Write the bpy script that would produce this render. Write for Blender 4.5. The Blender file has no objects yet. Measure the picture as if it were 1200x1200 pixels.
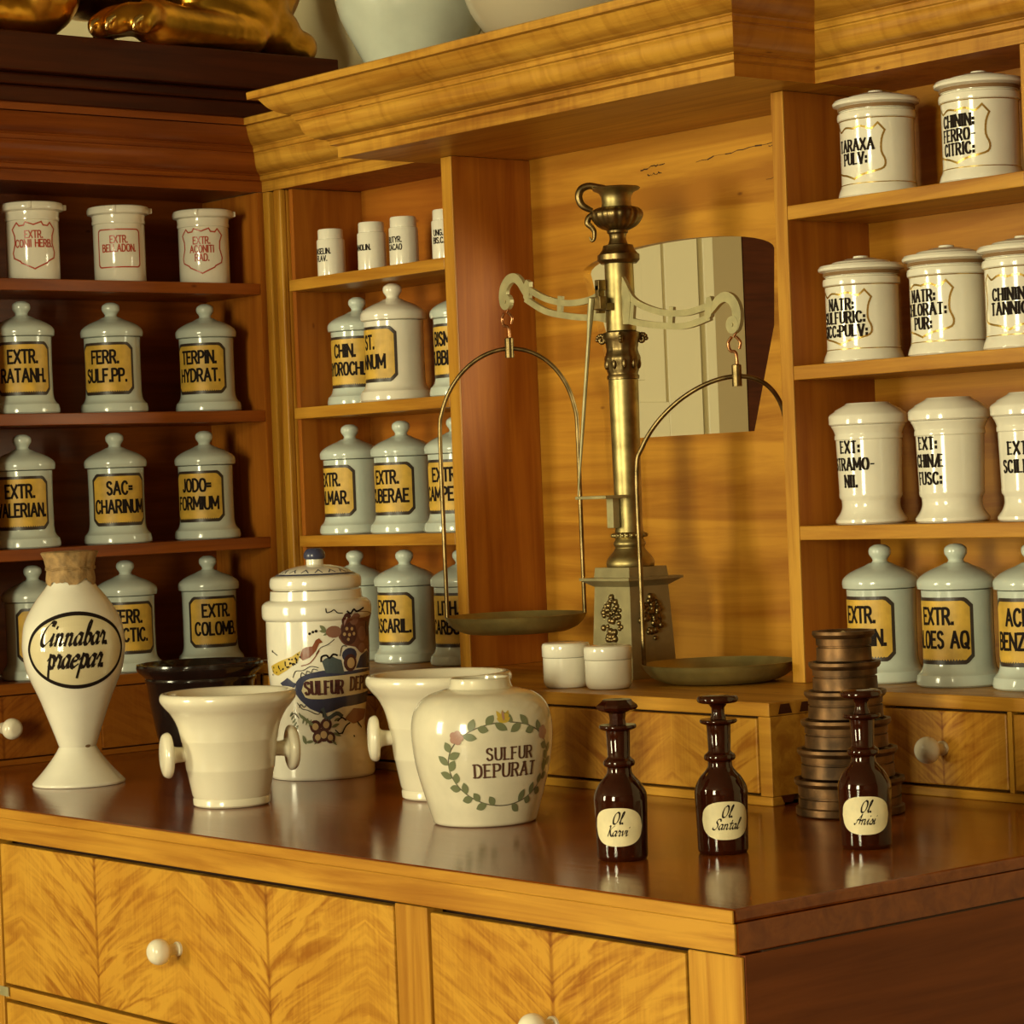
import bpy, bmesh, math, random
from mathutils import Vector, Matrix
random.seed(7)
PI = math.pi
S = bpy.context.scene
COL = S.collection

# ------------------------------------------------------------------ camera
def build_camera():
    yaw, pit, rol, f = 0.877964544, -0.00946628405, -0.0396013578, 3088.9
    F = Vector((-math.sin(yaw)*math.cos(pit), math.cos(yaw)*math.cos(pit), math.sin(pit)))
    r0 = Vector((math.cos(yaw), math.sin(yaw), 0)); u0 = r0.cross(F)
    r = r0*math.cos(rol) + u0*math.sin(rol)
    u = -r0*math.sin(rol) + u0*math.cos(rol)
    cam = bpy.data.cameras.new('camera')
    cam.sensor_width = 36; cam.lens = 36*f/1200
    cam.clip_start = .05; cam.clip_end = 60
    o = bpy.data.objects.new('camera', cam); COL.objects.link(o)
    M = Matrix((r, u, -F)).transposed().to_4x4()
    M.translation = Vector((2.371, -2.303, 0.540))
    o.matrix_world = M
    S.camera = o
build_camera()

# ------------------------------------------------------------------ light and exposure
S.view_settings.view_transform = 'Standard'
S.view_settings.look = 'None'
S.view_settings.gamma = 1
S.view_settings.use_curve_mapping = False
S.view_settings.exposure = -0.10
W = bpy.data.worlds.new('world'); S.world = W; W.use_nodes = True
W.node_tree.nodes['Background'].inputs[0].default_value = (1, .9, .62, 1)
W.node_tree.nodes['Background'].inputs[1].default_value = .12
DAY = (1, .925, .57)
def window_light(name, x0, x1, z0, z1, y, watts):
    l = bpy.data.lights.new(name, 'AREA'); l.shape = 'RECTANGLE'
    l.size = x1-x0; l.size_y = z1-z0; l.energy = watts; l.color = DAY
    o = bpy.data.objects.new(name, l); COL.objects.link(o)
    o.location = ((x0+x1)/2, y, (z0+z1)/2); o.rotation_euler = (PI/2, 0, 0)
    o['kind'] = 'structure'
WIN = [(.75, 1.95, -.15, 1.95), (-3.8, -2.7, -.15, 1.95)]
YF = -5.5
window_light('daylight_right', *WIN[0], YF-.12, 400)
window_light('daylight_left', *WIN[1], YF-.12, 300)

# area lamp added to brighten the passage behind the niche, its source invented
def passage_light():
    l = bpy.data.lights.new('passage_fill_lamp', 'AREA'); l.shape = 'RECTANGLE'; l.size = 1.0; l.size_y = 1.2; l.energy = 62; l.color = DAY
    o = bpy.data.objects.new('passage_fill_lamp', l); COL.objects.link(o)
    o.location = (.62, 2.6, .9); o.rotation_euler = (PI/2, 0, PI/2); o['kind'] = 'structure'
passage_light()

# ------------------------------------------------------------------ materials
MATS = {}
def newmat(name):
    m = bpy.data.materials.new(name); m.use_nodes = True
    nt = m.node_tree
    return m, nt, nt.nodes['Principled BSDF']
def N(nt, t, **kw):
    n = nt.nodes.new(t)
    for k, v in kw.items(): setattr(n, k, v)
    return n
def L(nt, a, b): nt.links.new(a, b)
def plain(name, col, rough=.5, metal=0, coat=0, spec=.5, bump=0, bscale=60, var=0, vscale=12):
    m, nt, b = newmat(name)
    b.inputs['Base Color'].default_value = (*col, 1)
    b.inputs['Roughness'].default_value = rough
    b.inputs['Metallic'].default_value = metal
    b.inputs['Coat Weight'].default_value = coat
    b.inputs['Coat Roughness'].default_value = .06
    b.inputs['Specular IOR Level'].default_value = spec
    if var or bump:
        tc = N(nt, 'ShaderNodeTexCoord')
    if var:
        n = N(nt, 'ShaderNodeTexNoise'); n.inputs['Scale'].default_value = vscale; n.inputs['Detail'].default_value = 6
        L(nt, tc.outputs['Object'], n.inputs['Vector'])
        r = N(nt, 'ShaderNodeValToRGB')
        r.color_ramp.elements[0].position = .35; r.color_ramp.elements[1].position = .65
        r.color_ramp.elements[0].color = (*[c*(1-var) for c in col], 1)
        r.color_ramp.elements[1].color = (*[min(1, c*(1+var*.4)) for c in col], 1)
        L(nt, n.outputs['Fac'], r.inputs[0]); L(nt, r.outputs[0], b.inputs['Base Color'])
    if bump:
        n2 = N(nt, 'ShaderNodeTexNoise'); n2.inputs['Scale'].default_value = bscale; n2.inputs['Detail'].default_value = 3
        L(nt, tc.outputs['Object'], n2.inputs['Vector'])
        bp = N(nt, 'ShaderNodeBump'); bp.inputs['Strength'].default_value = bump; bp.inputs['Distance'].default_value = .004
        L(nt, n2.outputs['Fac'], bp.inputs['Height']); L(nt, bp.outputs[0], b.inputs['Normal'])
    MATS[name] = m
    return m
def wood(name, light, dark, axis='x', rough=.38, scale=1.0, knots=True, coat=.0, contrast=1.45, ripple=0, spec=.32):
    """straight grained varnished wood, the grain running along one axis"""
    m, nt, b = newmat(name)
    tc = N(nt, 'ShaderNodeTexCoord')
    mp = N(nt, 'ShaderNodeMapping')
    s = [20*scale]*3; s['xyz'.index(axis)] = 1.2*scale
    mp.inputs['Scale'].default_value = s
    L(nt, tc.outputs['Object'], mp.inputs['Vector'])
    n1 = N(nt, 'ShaderNodeTexNoise'); n1.inputs['Scale'].default_value = 1.6; n1.inputs['Detail'].default_value = 8; n1.inputs['Roughness'].default_value = .62; n1.inputs['Distortion'].default_value = .6
    L(nt, mp.outputs[0], n1.inputs['Vector'])
    r = N(nt, 'ShaderNodeValToRGB')
    e = r.color_ramp.elements
    e[0].position = .5-.22/contrast; e[1].position = .5+.16/contrast
    e[0].color = (*dark, 1); e[1].color = (*light, 1)
    L(nt, n1.outputs['Fac'], r.inputs[0])
    # slow colour drift over the board
    n2 = N(nt, 'ShaderNodeTexNoise'); n2.inputs['Scale'].default_value = 2.6; n2.inputs['Detail'].default_value = 2
    L(nt, tc.outputs['Object'], n2.inputs['Vector'])
    mx = N(nt, 'ShaderNodeMix', data_type='RGBA', blend_type='MULTIPLY')
    r2 = N(nt, 'ShaderNodeValToRGB')
    r2.color_ramp.elements[0].position = .3; r2.color_ramp.elements[1].position = .65
    r2.color_ramp.elements[0].color = (.80, .72, .62, 1); r2.color_ramp.elements[1].color = (1, 1, 1, 1)
    L(nt, n2.outputs['Fac'], r2.inputs[0])
    mx.inputs[0].default_value = 1
    L(nt, r.outputs[0], mx.inputs[6]); L(nt, r2.outputs[0], mx.inputs[7])
    out = mx.outputs[2]
    if knots:
        mp3 = N(nt, 'ShaderNodeMapping'); s3 = [9.]*3; s3['xyz'.index(axis)] = 4.; mp3.inputs['Scale'].default_value = s3
        L(nt, tc.outputs['Object'], mp3.inputs['Vector'])
        v = N(nt, 'ShaderNodeTexVoronoi'); v.inputs['Scale'].default_value = 1.3; v.inputs['Randomness'].default_value = 1
        L(nt, mp3.outputs[0], v.inputs['Vector'])
        r3 = N(nt, 'ShaderNodeValToRGB')
        r3.color_ramp.elements[0].position = .02; r3.color_ramp.elements[1].position = .055
        r3.color_ramp.elements[0].color = (.28, .16, .1, 1); r3.color_ramp.elements[1].color = (1, 1, 1, 1)
        L(nt, v.outputs['Distance'], r3.inputs[0])
        mx2 = N(nt, 'ShaderNodeMix', data_type='RGBA', blend_type='MULTIPLY'); mx2.inputs[0].default_value = .8
        L(nt, out, mx2.inputs[6]); L(nt, r3.outputs[0], mx2.inputs[7]); out = mx2.outputs[2]
    if ripple:
        mp4 = N(nt, 'ShaderNodeMapping'); s4 = [6.]*3; s4['xyz'.index(axis)] = 34.; mp4.inputs['Scale'].default_value = s4
        mp4.inputs['Rotation'].default_value = (0, .5, 0) if axis == 'x' else (.5, 0, 0)
        L(nt, tc.outputs['Object'], mp4.inputs['Vector'])
        n4 = N(nt, 'ShaderNodeTexNoise'); n4.inputs['Scale'].default_value = 1; n4.inputs['Detail'].default_value = 3; n4.inputs['Distortion'].default_value = .8
        L(nt, mp4.outputs[0], n4.inputs['Vector'])
        r5 = N(nt, 'ShaderNodeValToRGB'); r5.color_ramp.elements[0].position = .34; r5.color_ramp.elements[1].position = .54
        r5.color_ramp.elements[0].color = (.62, .50, .36, 1); r5.color_ramp.elements[1].color = (1, 1, 1, 1)
        L(nt, n4.outputs['Fac'], r5.inputs[0])
        mx5 = N(nt, 'ShaderNodeMix', data_type='RGBA', blend_type='MULTIPLY'); mx5.inputs[0].default_value = ripple
        L(nt, out, mx5.inputs[6]); L(nt, r5.outputs[0], mx5.inputs[7]); out = mx5.outputs[2]
    L(nt, out, b.inputs['Base Color'])
    b.inputs['Roughness'].default_value = rough
    b.inputs['Specular IOR Level'].default_value = spec
    b.inputs['Coat Weight'].default_value = coat; b.inputs['Coat Roughness'].default_value = .12
    bp = N(nt, 'ShaderNodeBump'); bp.inputs['Strength'].default_value = .12; bp.inputs['Distance'].default_value = .003
    L(nt, n1.outputs['Fac'], bp.inputs['Height']); L(nt, bp.outputs[0], b.inputs['Normal'])
    MATS[name] = m
    return m
def flame(name, light, dark, period=.13, rough=.34, phase=0.):
    """book-matched flame birch veneer: feathers running up to a seam at the middle of each pair of leaves"""
    m, nt, b = newmat(name)
    tc = N(nt, 'ShaderNodeTexCoord'); sp = N(nt, 'ShaderNodeSeparateXYZ')
    L(nt, tc.outputs['Object'], sp.inputs[0])
    def mth(op, a, bb=None):
        n = N(nt, 'ShaderNodeMath', operation=op)
        for i, q in enumerate((a, bb)):
            if q is None: continue
            if isinstance(q, (int, float)): n.inputs[i].default_value = q
            else: L(nt, q, n.inputs[i])
        return n.outputs[0]
    pp = mth('PINGPONG', mth('ADD', sp.outputs['X'], phase), period)              # distance to the nearest seam
    slope = mth('SUBTRACT', sp.outputs['Z'], mth('MULTIPLY', mth('POWER', pp, .85), .42))
    cb = N(nt, 'ShaderNodeCombineXYZ')
    L(nt, mth('MULTIPLY', pp, 8.), cb.inputs[0]); L(nt, mth('MULTIPLY', slope, 44.), cb.inputs[2])
    L(nt, mth('MULTIPLY', sp.outputs['X'], 4.), cb.inputs[1])
    n1 = N(nt, 'ShaderNodeTexNoise'); n1.inputs['Scale'].default_value = 1.0; n1.inputs['Detail'].default_value = 4; n1.inputs['Roughness'].default_value = .5; n1.inputs['Distortion'].default_value = 1.35
    L(nt, cb.outputs[0], n1.inputs['Vector'])
    # fine vertical pores
    mp = N(nt, 'ShaderNodeMapping'); mp.inputs['Scale'].default_value = (160, 160, 9)
    L(nt, tc.outputs['Object'], mp.inputs['Vector'])
    n2 = N(nt, 'ShaderNodeTexNoise'); n2.inputs['Scale'].default_value = 1; n2.inputs['Detail'].default_value = 4
    L(nt, mp.outputs[0], n2.inputs['Vector'])
    # the flame fades away from the seam
    fade = mth('SUBTRACT', 1.0, mth('MULTIPLY', pp, .62/period))
    fig = mth('ADD', mth('MULTIPLY', mth('SUBTRACT', n1.outputs['Fac'], .5), mth('MULTIPLY', fade, 1.6)), mth('ADD', .5, mth('MULTIPLY', mth('SUBTRACT', n2.outputs['Fac'], .5), .28)))
    r = N(nt, 'ShaderNodeValToRGB')
    e = r.color_ramp.elements
    e[0].position = .26; e[1].position = .58; e[0].color = (*dark, 1); e[1].color = (*light, 1)
    L(nt, fig, r.inputs[0])
    seam = N(nt, 'ShaderNodeValToRGB')
    seam.color_ramp.elements[0].position = .006; seam.color_ramp.elements[1].position = .022
    seam.color_ramp.elements[0].color = (.66, .55, .42, 1); seam.color_ramp.elements[1].color = (1, 1, 1, 1)
    L(nt, mth('DIVIDE', pp, period), seam.inputs[0])
    n4 = N(nt, 'ShaderNodeTexNoise'); n4.inputs['Scale'].default_value = 6; n4.inputs['Detail'].default_value = 2
    L(nt, tc.outputs['Object'], n4.inputs['Vector'])
    r4 = N(nt, 'ShaderNodeValToRGB'); r4.color_ramp.elements[0].position = .3; r4.color_ramp.elements[1].position = .6
    r4.color_ramp.elements[0].color = (.86, .78, .66, 1); r4.color_ramp.elements[1].color = (1, 1, 1, 1)
    L(nt, n4.outputs['Fac'], r4.inputs[0])
    mx = N(nt, 'ShaderNodeMix', data_type='RGBA', blend_type='MULTIPLY'); mx.inputs[0].default_value = 1
    L(nt, r.outputs[0], mx.inputs[6]); L(nt, seam.outputs[0], mx.inputs[7])
    mx2 = N(nt, 'ShaderNodeMix', data_type='RGBA', blend_type='MULTIPLY'); mx2.inputs[0].default_value = 1
    L(nt, mx.outputs[2], mx2.inputs[6]); L(nt, r4.outputs[0], mx2.inputs[7])
    L(nt, mx2.outputs[2], b.inputs['Base Color'])
    b.inputs['Roughness'].default_value = rough; b.inputs['Specular IOR Level'].default_value = .35
    MATS[name] = m
    return m

BL, BD = (.58, .295, .033), (.37, .148, .011)
WX = wood('birch grain along x', BL, BD, 'x')
WY = wood('birch grain along y', BL, BD, 'y')
WZ = wood('birch grain upright', BL, BD, 'z')
WS = wood('shade tinted birch upright', (.46, .155, .014), (.33, .092, .007), 'z', rough=.55)  # birch copy, the red shade of inner side walls put into the colour
WSY = wood('orange wood along y', (.40, .135, .014), (.28, .08, .007), 'y')  # redder, darker tone for the boards of the wing block
WB = wood('pale back boards', (.56, .265, .026), (.36, .138, .010), 'x', scale=.55, contrast=1.7)
WFL = flame('flame birch veneer', (.58, .298, .033), (.33, .120, .009), period=.26, phase=.26)
WFM = flame('flame birch veneer single', (.58, .298, .033), (.33, .120, .009), period=.27)
WFS = flame('flame birch small', (.55, .270, .032), (.32, .112, .009), period=.14)
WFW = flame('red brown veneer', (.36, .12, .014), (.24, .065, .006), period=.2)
WTOP = wood('dark polished mahogany', (.27, .066, .007), (.18, .036, .004), 'x', rough=.15, knots=False, spec=.42)
WDK = wood('dark stained wood', (.085, .018, .005), (.045, .009, .003), 'y', rough=.4, knots=False, spec=.2)
GAP = plain('shadow gap wood', (.05, .018, .006), .8)
PORC = plain('blue grey porcelain', (.56, .62, .56), .16, coat=.4, var=.06, vscale=9)
CREAM = plain('cream glazed stoneware', (.80, .74, .58), .16, coat=.4, var=.05, vscale=10)
WHITE = plain('white glazed faience', (.82, .78, .66), .14, coat=.5, var=.05, vscale=14)
POTW = plain('ivory faience', (.74, .68, .52), .16, coat=.5, var=.10, vscale=16)
CELA = plain('grey green crock glaze', (.56, .60, .50), .2, coat=.4, var=.12, vscale=8)
LABY = plain('aged yellow paper', (.66, .40, .055), .5, var=.22, vscale=30)
LABI = plain('ivory paper', (.78, .68, .42), .6, var=.12, vscale=40)
INK = plain('black brown ink', (.016, .010, .008), .7, spec=.1)
BORD = plain('dark label border', (.035, .022, .016), .4)
RED = plain('red enamel', (.45, .055, .022), .35)
GOLD = plain('gilt line', (.62, .42, .11), .25, metal=.8)
BROWN = plain('matt brown', (.22, .12, .045), .7)
CORK = plain('tied brown parchment', (.36, .22, .085), .75, bump=.5, bscale=90, var=.35, vscale=60)
GREEN = plain('painted leaf green', (.17, .19, .10), .3)
YEL = plain('painted yellow', (.55, .38, .05), .3)
PINK = plain('painted mauve', (.40, .22, .17), .3)
BLUE = plain('painted cobalt', (.045, .050, .10), .25)
TEAL = plain('painted grey blue', (.075, .10, .11), .25)
RUST = plain('painted rust brown', (.22, .060, .022), .25)
PURP = plain('painted dark purple', (.085, .030, .028), .25)
AMBER, nt_, b_ = newmat('brown pharmacy glass'); MATS['amber'] = AMBER
b_.inputs['Base Color'].default_value = (.040, .007, .002, 1); b_.inputs['Roughness'].default_value = .06
b_.inputs['Transmission Weight'].default_value = .35; b_.inputs['IOR'].default_value = 1.5
BRASS = plain('old brass', (.44, .35, .15), .44, metal=1, var=.35, vscale=30)
PANB = plain('olive brass pan', (.34, .28, .10), .42, metal=.65, var=.3, vscale=14)
BRONZE = plain('dark bronze', (.26, .185, .080), .38, metal=1, var=.45, vscale=40)
BRASSP = plain('pale beam brass', (.42, .37, .19), .45, metal=.35, var=.2, vscale=30)
PEWT = plain('grey brass plate', (.34, .29, .15), .45, metal=.5, var=.2, vscale=25)
COPP = plain('copper hook', (.50, .24, .11), .3, metal=1)
WGHT = plain('tarnished brass weights', (.15, .075, .028), .45, metal=.7, var=.65, vscale=26)
IRON = plain('black glazed ware', (.016, .010, .009), .16, coat=.3)
GILT = plain('gilded carving', (.80, .40, .05), .30, metal=1, var=.45, vscale=9, bump=.1, bscale=20)
PLAST = plain('cream plaster', (.62, .54, .33), .85, var=.08, vscale=3)
PLASD = plain('low bounce plaster', (.30, .24, .14), .85, var=.08, vscale=3)  # unseen ceiling and walls, darkened to cut the bounce light
PAINTW = plain('white painted joinery', (.76, .68, .46), .45)
PAINTB = plain('beige painted frame', (.42, .32, .17), .5)
FLOORM = wood('brown floor boards', (.22, .10, .035), (.13, .055, .018), 'x')
PANE = bpy.data.materials.new('window pane'); PANE.use_nodes = True
nt_ = PANE.node_tree; nt_.nodes.remove(nt_.nodes['Principled BSDF'])
tr_ = N(nt_, 'ShaderNodeBsdfTransparent'); gl_ = N(nt_, 'ShaderNodeBsdfGlossy'); mx_ = N(nt_, 'ShaderNodeMixShader')
gl_.inputs['Roughness'].default_value = .02; mx_.inputs[0].default_value = .06
L(nt_, tr_.outputs[0], mx_.inputs[1]); L(nt_, gl_.outputs[0], mx_.inputs[2]); L(nt_, mx_.outputs[0], nt_.nodes['Material Output'].inputs[0])

# ------------------------------------------------------------------ object helpers
def mesh_of(bm, name, mats, smooth=None):
    me = bpy.data.meshes.new(name)
    bm.normal_update(); bm.to_mesh(me); bm.free()
    for m in (mats if isinstance(mats, (list, tuple)) else [mats]): me.materials.append(m)
    if smooth:
        me.polygons.foreach_set('use_smooth', [True]*len(me.polygons))
        me.set_sharp_from_angle(angle=math.radians(smooth))
    return me
def link(name, me, parent=None, loc=(0, 0, 0), rz=0, label=None):
    o = bpy.data.objects.new(name, me); COL.objects.link(o)
    o.location = loc; o.rotation_euler = (0, 0, rz)
    if parent: o.parent = parent
    if label: o['label'] = label
    return o
def obj(name, bm, mats, parent=None, smooth=None, loc=(0, 0, 0), label=None, rz=0):
    return link(name, mesh_of(bm, name, mats, smooth), parent, loc, rz, label)
def thing(name, label, cat, loc=(0, 0, 0), rz=0, group=None):
    o = bpy.data.objects.new(name, None); COL.objects.link(o); o.empty_display_size = .02
    o.location = loc; o.rotation_euler = (0, 0, rz)
    o['label'] = label; o['category'] = cat
    if group: o['group'] = group
    return o
def tag(o, label, cat, group=None):
    o['label'] = label; o['category'] = cat
    if group: o['group'] = group
    return o
def struct(name, bm, mats, parent=None, loc=(0, 0, 0)):
    o = obj(name, bm, mats, parent, loc=loc)
    if not parent: o['kind'] = 'structure'
    return o
def box(bm, x0, x1, y0, y1, z0, z1, bev=0.0):
    vs = [bm.verts.new((x, y, z)) for z in (z0, z1) for y in (y0, y1) for x in (x0, x1)]
    fs = [bm.faces.new([vs[i] for i in q]) for q in ((0, 2, 3, 1), (4, 5, 7, 6), (0, 1, 5, 4), (2, 6, 7, 3), (0, 4, 6, 2), (1, 3, 7, 5))]
    if bev:
        es = list({e for f in fs for e in f.edges})
        bmesh.ops.bevel(bm, geom=es, offset=bev, segments=2, affect='EDGES', profile=.5)
    return bm
def boxes(*bs, bev=0.0):
    bm = bmesh.new()
    for b in bs: box(bm, *b, bev=bev)
    return bm
def cr(pts, n=6):
    """Catmull-Rom through the points"""
    P = [pts[0]] + list(pts) + [pts[-1]]
    out = []
    for i in range(1, len(P)-2):
        for k in range(n):
            t = k/n; a, b, c, d = P[i-1], P[i], P[i+1], P[i+2]
            out.append(tuple(.5*((2*b[j]) + (c[j]-a[j])*t + (2*a[j]-5*b[j]+4*c[j]-d[j])*t*t + (-a[j]+3*b[j]-3*c[j]+d[j])*t**3) for j in range(len(b))))
    out.append(tuple(pts[-1]))
    return out
def lathe(prof, n=64, bm=None, c=(0, 0, 0), ripple=None):
    bm = bm or bmesh.new()
    rings = []
    for r, z in prof:
        if r < 1e-5: rings.append([bm.verts.new((c[0], c[1], c[2]+z))]*n); continue
        ring = []
        for k in range(n):
            a = 2*PI*k/n; rr = r
            if ripple: rr = r*(1+ripple(a, z))
            ring.append(bm.verts.new((c[0]+rr*math.cos(a), c[1]+rr*math.sin(a), c[2]+z)))
        rings.append(ring)
    for A, B in zip(rings, rings[1:]):
        for k in range(n):
            q = []
            for v in (A[k], A[(k+1) % n], B[(k+1) % n], B[k]):
                if v not in q: q.append(v)
            if len(q) > 2:
                try: bm.faces.new(q)
                except ValueError: pass
    return bm
def tube(pts, r, n=10, bm=None, caps=True):
    """round bar along a polyline; r a number or one per point"""
    bm = bm or bmesh.new()
    P = [Vector(p) for p in pts]; rings = []
    t0 = (P[1]-P[0]).normalized()
    nrm = t0.orthogonal().normalized()
    for i, p in enumerate(P):
        t = (P[min(i+1, len(P)-1)]-P[max(i-1, 0)]).normalized()
        nrm = (nrm - t*nrm.dot(t)).normalized(); bn = t.cross(nrm)
        rr = r[i] if isinstance(r, (list, tuple)) else r
        rings.append([bm.verts.new(p + nrm*math.cos(2*PI*k/n)*rr + bn*math.sin(2*PI*k/n)*rr) for k in range(n)])
    for A, B in zip(rings, rings[1:]):
        for k in range(n): bm.faces.new((A[k], A[(k+1) % n], B[(k+1) % n], B[k]))
    if caps:
        bm.faces.new(list(reversed(rings[0]))); bm.faces.new(rings[-1])
    return bm
def ball(bm, c, r, sc=(1, 1, 1), seg=16, ring=10):
    M = Matrix.Translation(c) @ Matrix.Diagonal((*sc, 1))
    bmesh.ops.create_uvsphere(bm, u_segments=seg, v_segments=ring, radius=r, matrix=M)
    return bm
def prism(bm, poly, axis, a, b):
    """closed outline pushed along one axis: poly in the two other axes (x,z for y; y,z for x; x,y for z)"""
    def P(p, t):
        return {'y': (p[0], t, p[1]), 'x': (t, p[0], p[1]), 'z': (p[0], p[1], t)}[axis]
    A = [bm.verts.new(P(p, a)) for p in poly]; B = [bm.verts.new(P(p, b)) for p in poly]
    n = len(poly)
    for k in range(n): bm.faces.new((A[k], A[(k+1) % n], B[(k+1) % n], B[k]))
    bm.faces.new(list(reversed(A))); bm.faces.new(B)
    bmesh.ops.recalc_face_normals(bm, faces=bm.faces[:])
    return bm

# ------------------------------------------------------------------ lettering: a stroke alphabet drawn with a pen
def _g(w, *st): return (w, [[tuple(float(q) for q in p.split(',')) for p in s.lstrip('~').split()] if s[0] != '~' else cr([tuple(float(q) for q in p.split(',')) for p in s[1:].split()], 5) for s in st])
CAPS = {
 'A': _g(.62, '0,0 .31,1', '.31,1 .62,0', '.12,.34 .5,.34'), 'B': _g(.5, '0,0 0,1', '~0,1 .3,1 .44,.88 .42,.62 .28,.53 0,.53', '~0,.53 .32,.52 .5,.4 .48,.12 .3,0 0,0'),
 'C': _g(.54, '~.52,.8 .42,.97 .24,1 .06,.82 0,.5 .06,.18 .24,0 .42,.03 .53,.22'), 'D': _g(.54, '0,0 0,1', '~0,1 .26,1 .48,.82 .54,.5 .48,.18 .26,0 0,0'),
 'E': _g(.46, '0,0 0,1', '0,1 .44,1', '0,.52 .36,.52', '0,0 .46,0'), 'F': _g(.44, '0,0 0,1', '0,1 .44,1', '0,.52 .36,.52'),
 'G': _g(.56, '~.53,.8 .42,.97 .24,1 .06,.82 0,.5 .06,.18 .24,0 .44,.05 .54,.2', '.54,.2 .54,.46', '.34,.46 .56,.46'), 'H': _g(.54, '0,0 0,1', '.54,0 .54,1', '0,.52 .54,.52'),
 'I': _g(.06, '.03,0 .03,1'), 'J': _g(.38, '~.36,1 .36,.25 .28,.04 .12,.0 .02,.18'), 'K': _g(.54, '0,0 0,1', '.52,1 .02,.44', '.17,.6 .54,0'), 'L': _g(.42, '0,0 0,1', '0,0 .42,0'),
 'M': _g(.7, '0,0 0,1', '0,1 .35,.25', '.35,.25 .7,1', '.7,1 .7,0'), 'N': _g(.56, '0,0 0,1', '0,1 .56,0', '.56,0 .56,1'), 'O': _g(.58, '~.29,1 .1,.92 0,.5 .1,.08 .29,0 .48,.08 .58,.5 .48,.92 .29,1'),
 'P': _g(.48, '0,0 0,1', '~0,1 .3,1 .47,.88 .47,.6 .3,.48 0,.48'), 'Q': _g(.58, '~.29,1 .1,.92 0,.5 .1,.08 .29,0 .48,.08 .58,.5 .48,.92 .29,1', '.34,.24 .58,-.06'), 'R': _g(.52, '0,0 0,1', '~0,1 .3,1 .46,.88 .46,.62 .3,.5 0,.5', '.26,.5 .52,0'),
 'S': _g(.48, '~.45,.82 .36,.97 .2,1 .05,.88 .06,.66 .24,.53 .42,.4 .46,.16 .34,.02 .16,0 .02,.18'), 'T': _g(.5, '.25,0 .25,1', '0,1 .5,1'), 'U': _g(.52, '~0,1 0,.3 .08,.06 .26,0 .44,.06 .52,.3 .52,1'),
 'V': _g(.58, '0,1 .29,0', '.29,0 .58,1'), 'W': _g(.8, '0,1 .2,0', '.2,0 .4,.9', '.4,.9 .6,0', '.6,0 .8,1'), 'X': _g(.56, '0,1 .56,0', '.56,1 0,0'), 'Y': _g(.54, '0,1 .27,.48', '.54,1 .27,.48', '.27,.48 .27,0'), 'Z': _g(.5, '0,1 .5,1', '.5,1 0,0', '0,0 .5,0'),
 'Æ': _g(.82, '0,0 .4,1', '.42,0 .42,1', '.12,.34 .42,.34', '.42,1 .8,1', '.42,.52 .72,.52', '.42,0 .82,0'),
 '.': _g(.06, '.03,0 .03,.09'), ':': _g(.06, '.03,.08 .03,.18', '.03,.5 .03,.6'), '-': _g(.3, '0,.46 .3,.46'), '=': _g(.3, '0,.38 .3,.38', '0,.6 .3,.6'), ' ': _g(.28)}
SCRIPT = {
 'C': _g(.62, '~.5,.86 .54,1 .62,.98 .6,.84', '~.6,.98 .42,1.02 .2,.8 .08,.45 .14,.1 .34,0 .58,.2'), 'O': _g(.74, '~.3,1 .1,.85 .02,.45 .12,.08 .3,0 .5,.15 .58,.55 .48,.9 .3,1 .2,.9'), 'K': _g(.6, '~.02,.9 .12,1 .18,.8 .16,.0', '~.58,1 .4,.8 .2,.5', '~.24,.55 .38,.2 .56,0 .66,.08'),
 'S': _g(.58, '~.6,.8 .5,1 .28,.96 .22,.74 .4,.5 .42,.2 .24,0 .04,.06 .02,.2'), 'A': _g(.66, '~.0,.1 .1,0 .3,.5 .5,1', '.5,1 .5,.06', '~.14,.4 .3,.46 .62,.38'),
 'a': _g(.5, '~.36,.42 .22,.5 .07,.36 .05,.14 .14,.01 .26,.08 .36,.34', '.36,.5 .36,.12', '~.36,.12 .4,.0 .52,.1'), 'b': _g(.46, '~.12,.3 .24,.8 .26,1 .16,.98 .1,.7 .1,.12', '~.1,.12 .2,0 .34,.1 .37,.36 .26,.47 .1,.34'), 'e': _g(.42, '~.06,.24 .28,.3 .33,.42 .22,.5 .08,.38 .05,.15 .17,0 .42,.14'),
 'i': _g(.3, '~.0,.2 .12,.5', '.12,.5 .12,.1', '~.12,.1 .17,0 .3,.12', '.2,.74 .22,.82'), 'l': _g(.32, '~.0,.12 .2,.6 .25,.95 .16,1.02 .1,.8 .1,.15 .17,0 .32,.12'), 'n': _g(.54, '~0,.4 .06,.5 .09,.42', '.09,.5 .09,0', '~.09,.28 .22,.48 .33,.44', '.34,.42 .34,.1', '~.34,.1 .4,0 .54,.12'),
 'p': _g(.5, '~.0,.3 .14,.5', '.14,.56 .14,-.42', '~.14,.36 .26,.5 .4,.4 .4,.12 .28,0 .14,.1', '~.3,.01 .4,.02 .5,.12'), 'r': _g(.38, '~0,.3 .1,.56 .16,.46 .28,.46', '.26,.46 .24,.1', '~.24,.1 .29,0 .4,.12'), 's': _g(.36, '~0,.1 .2,.52', '~.2,.5 .3,.28 .26,.06 .14,0 .06,.1', '~.2,.02 .3,.02 .38,.12'),
 't': _g(.34, '.14,.86 .14,.12', '~.14,.12 .2,0 .34,.12', '.0,.56 .3,.56'), 'v': _g(.44, '~0,.36 .08,.5 .12,.3 .18,.02', '~.18,.02 .34,.3 .36,.5 .44,.44'), '.': _g(.14, '.02,0 .06,.08', '.06,.0 .02,.08'), ' ': _g(.3)}
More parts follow.
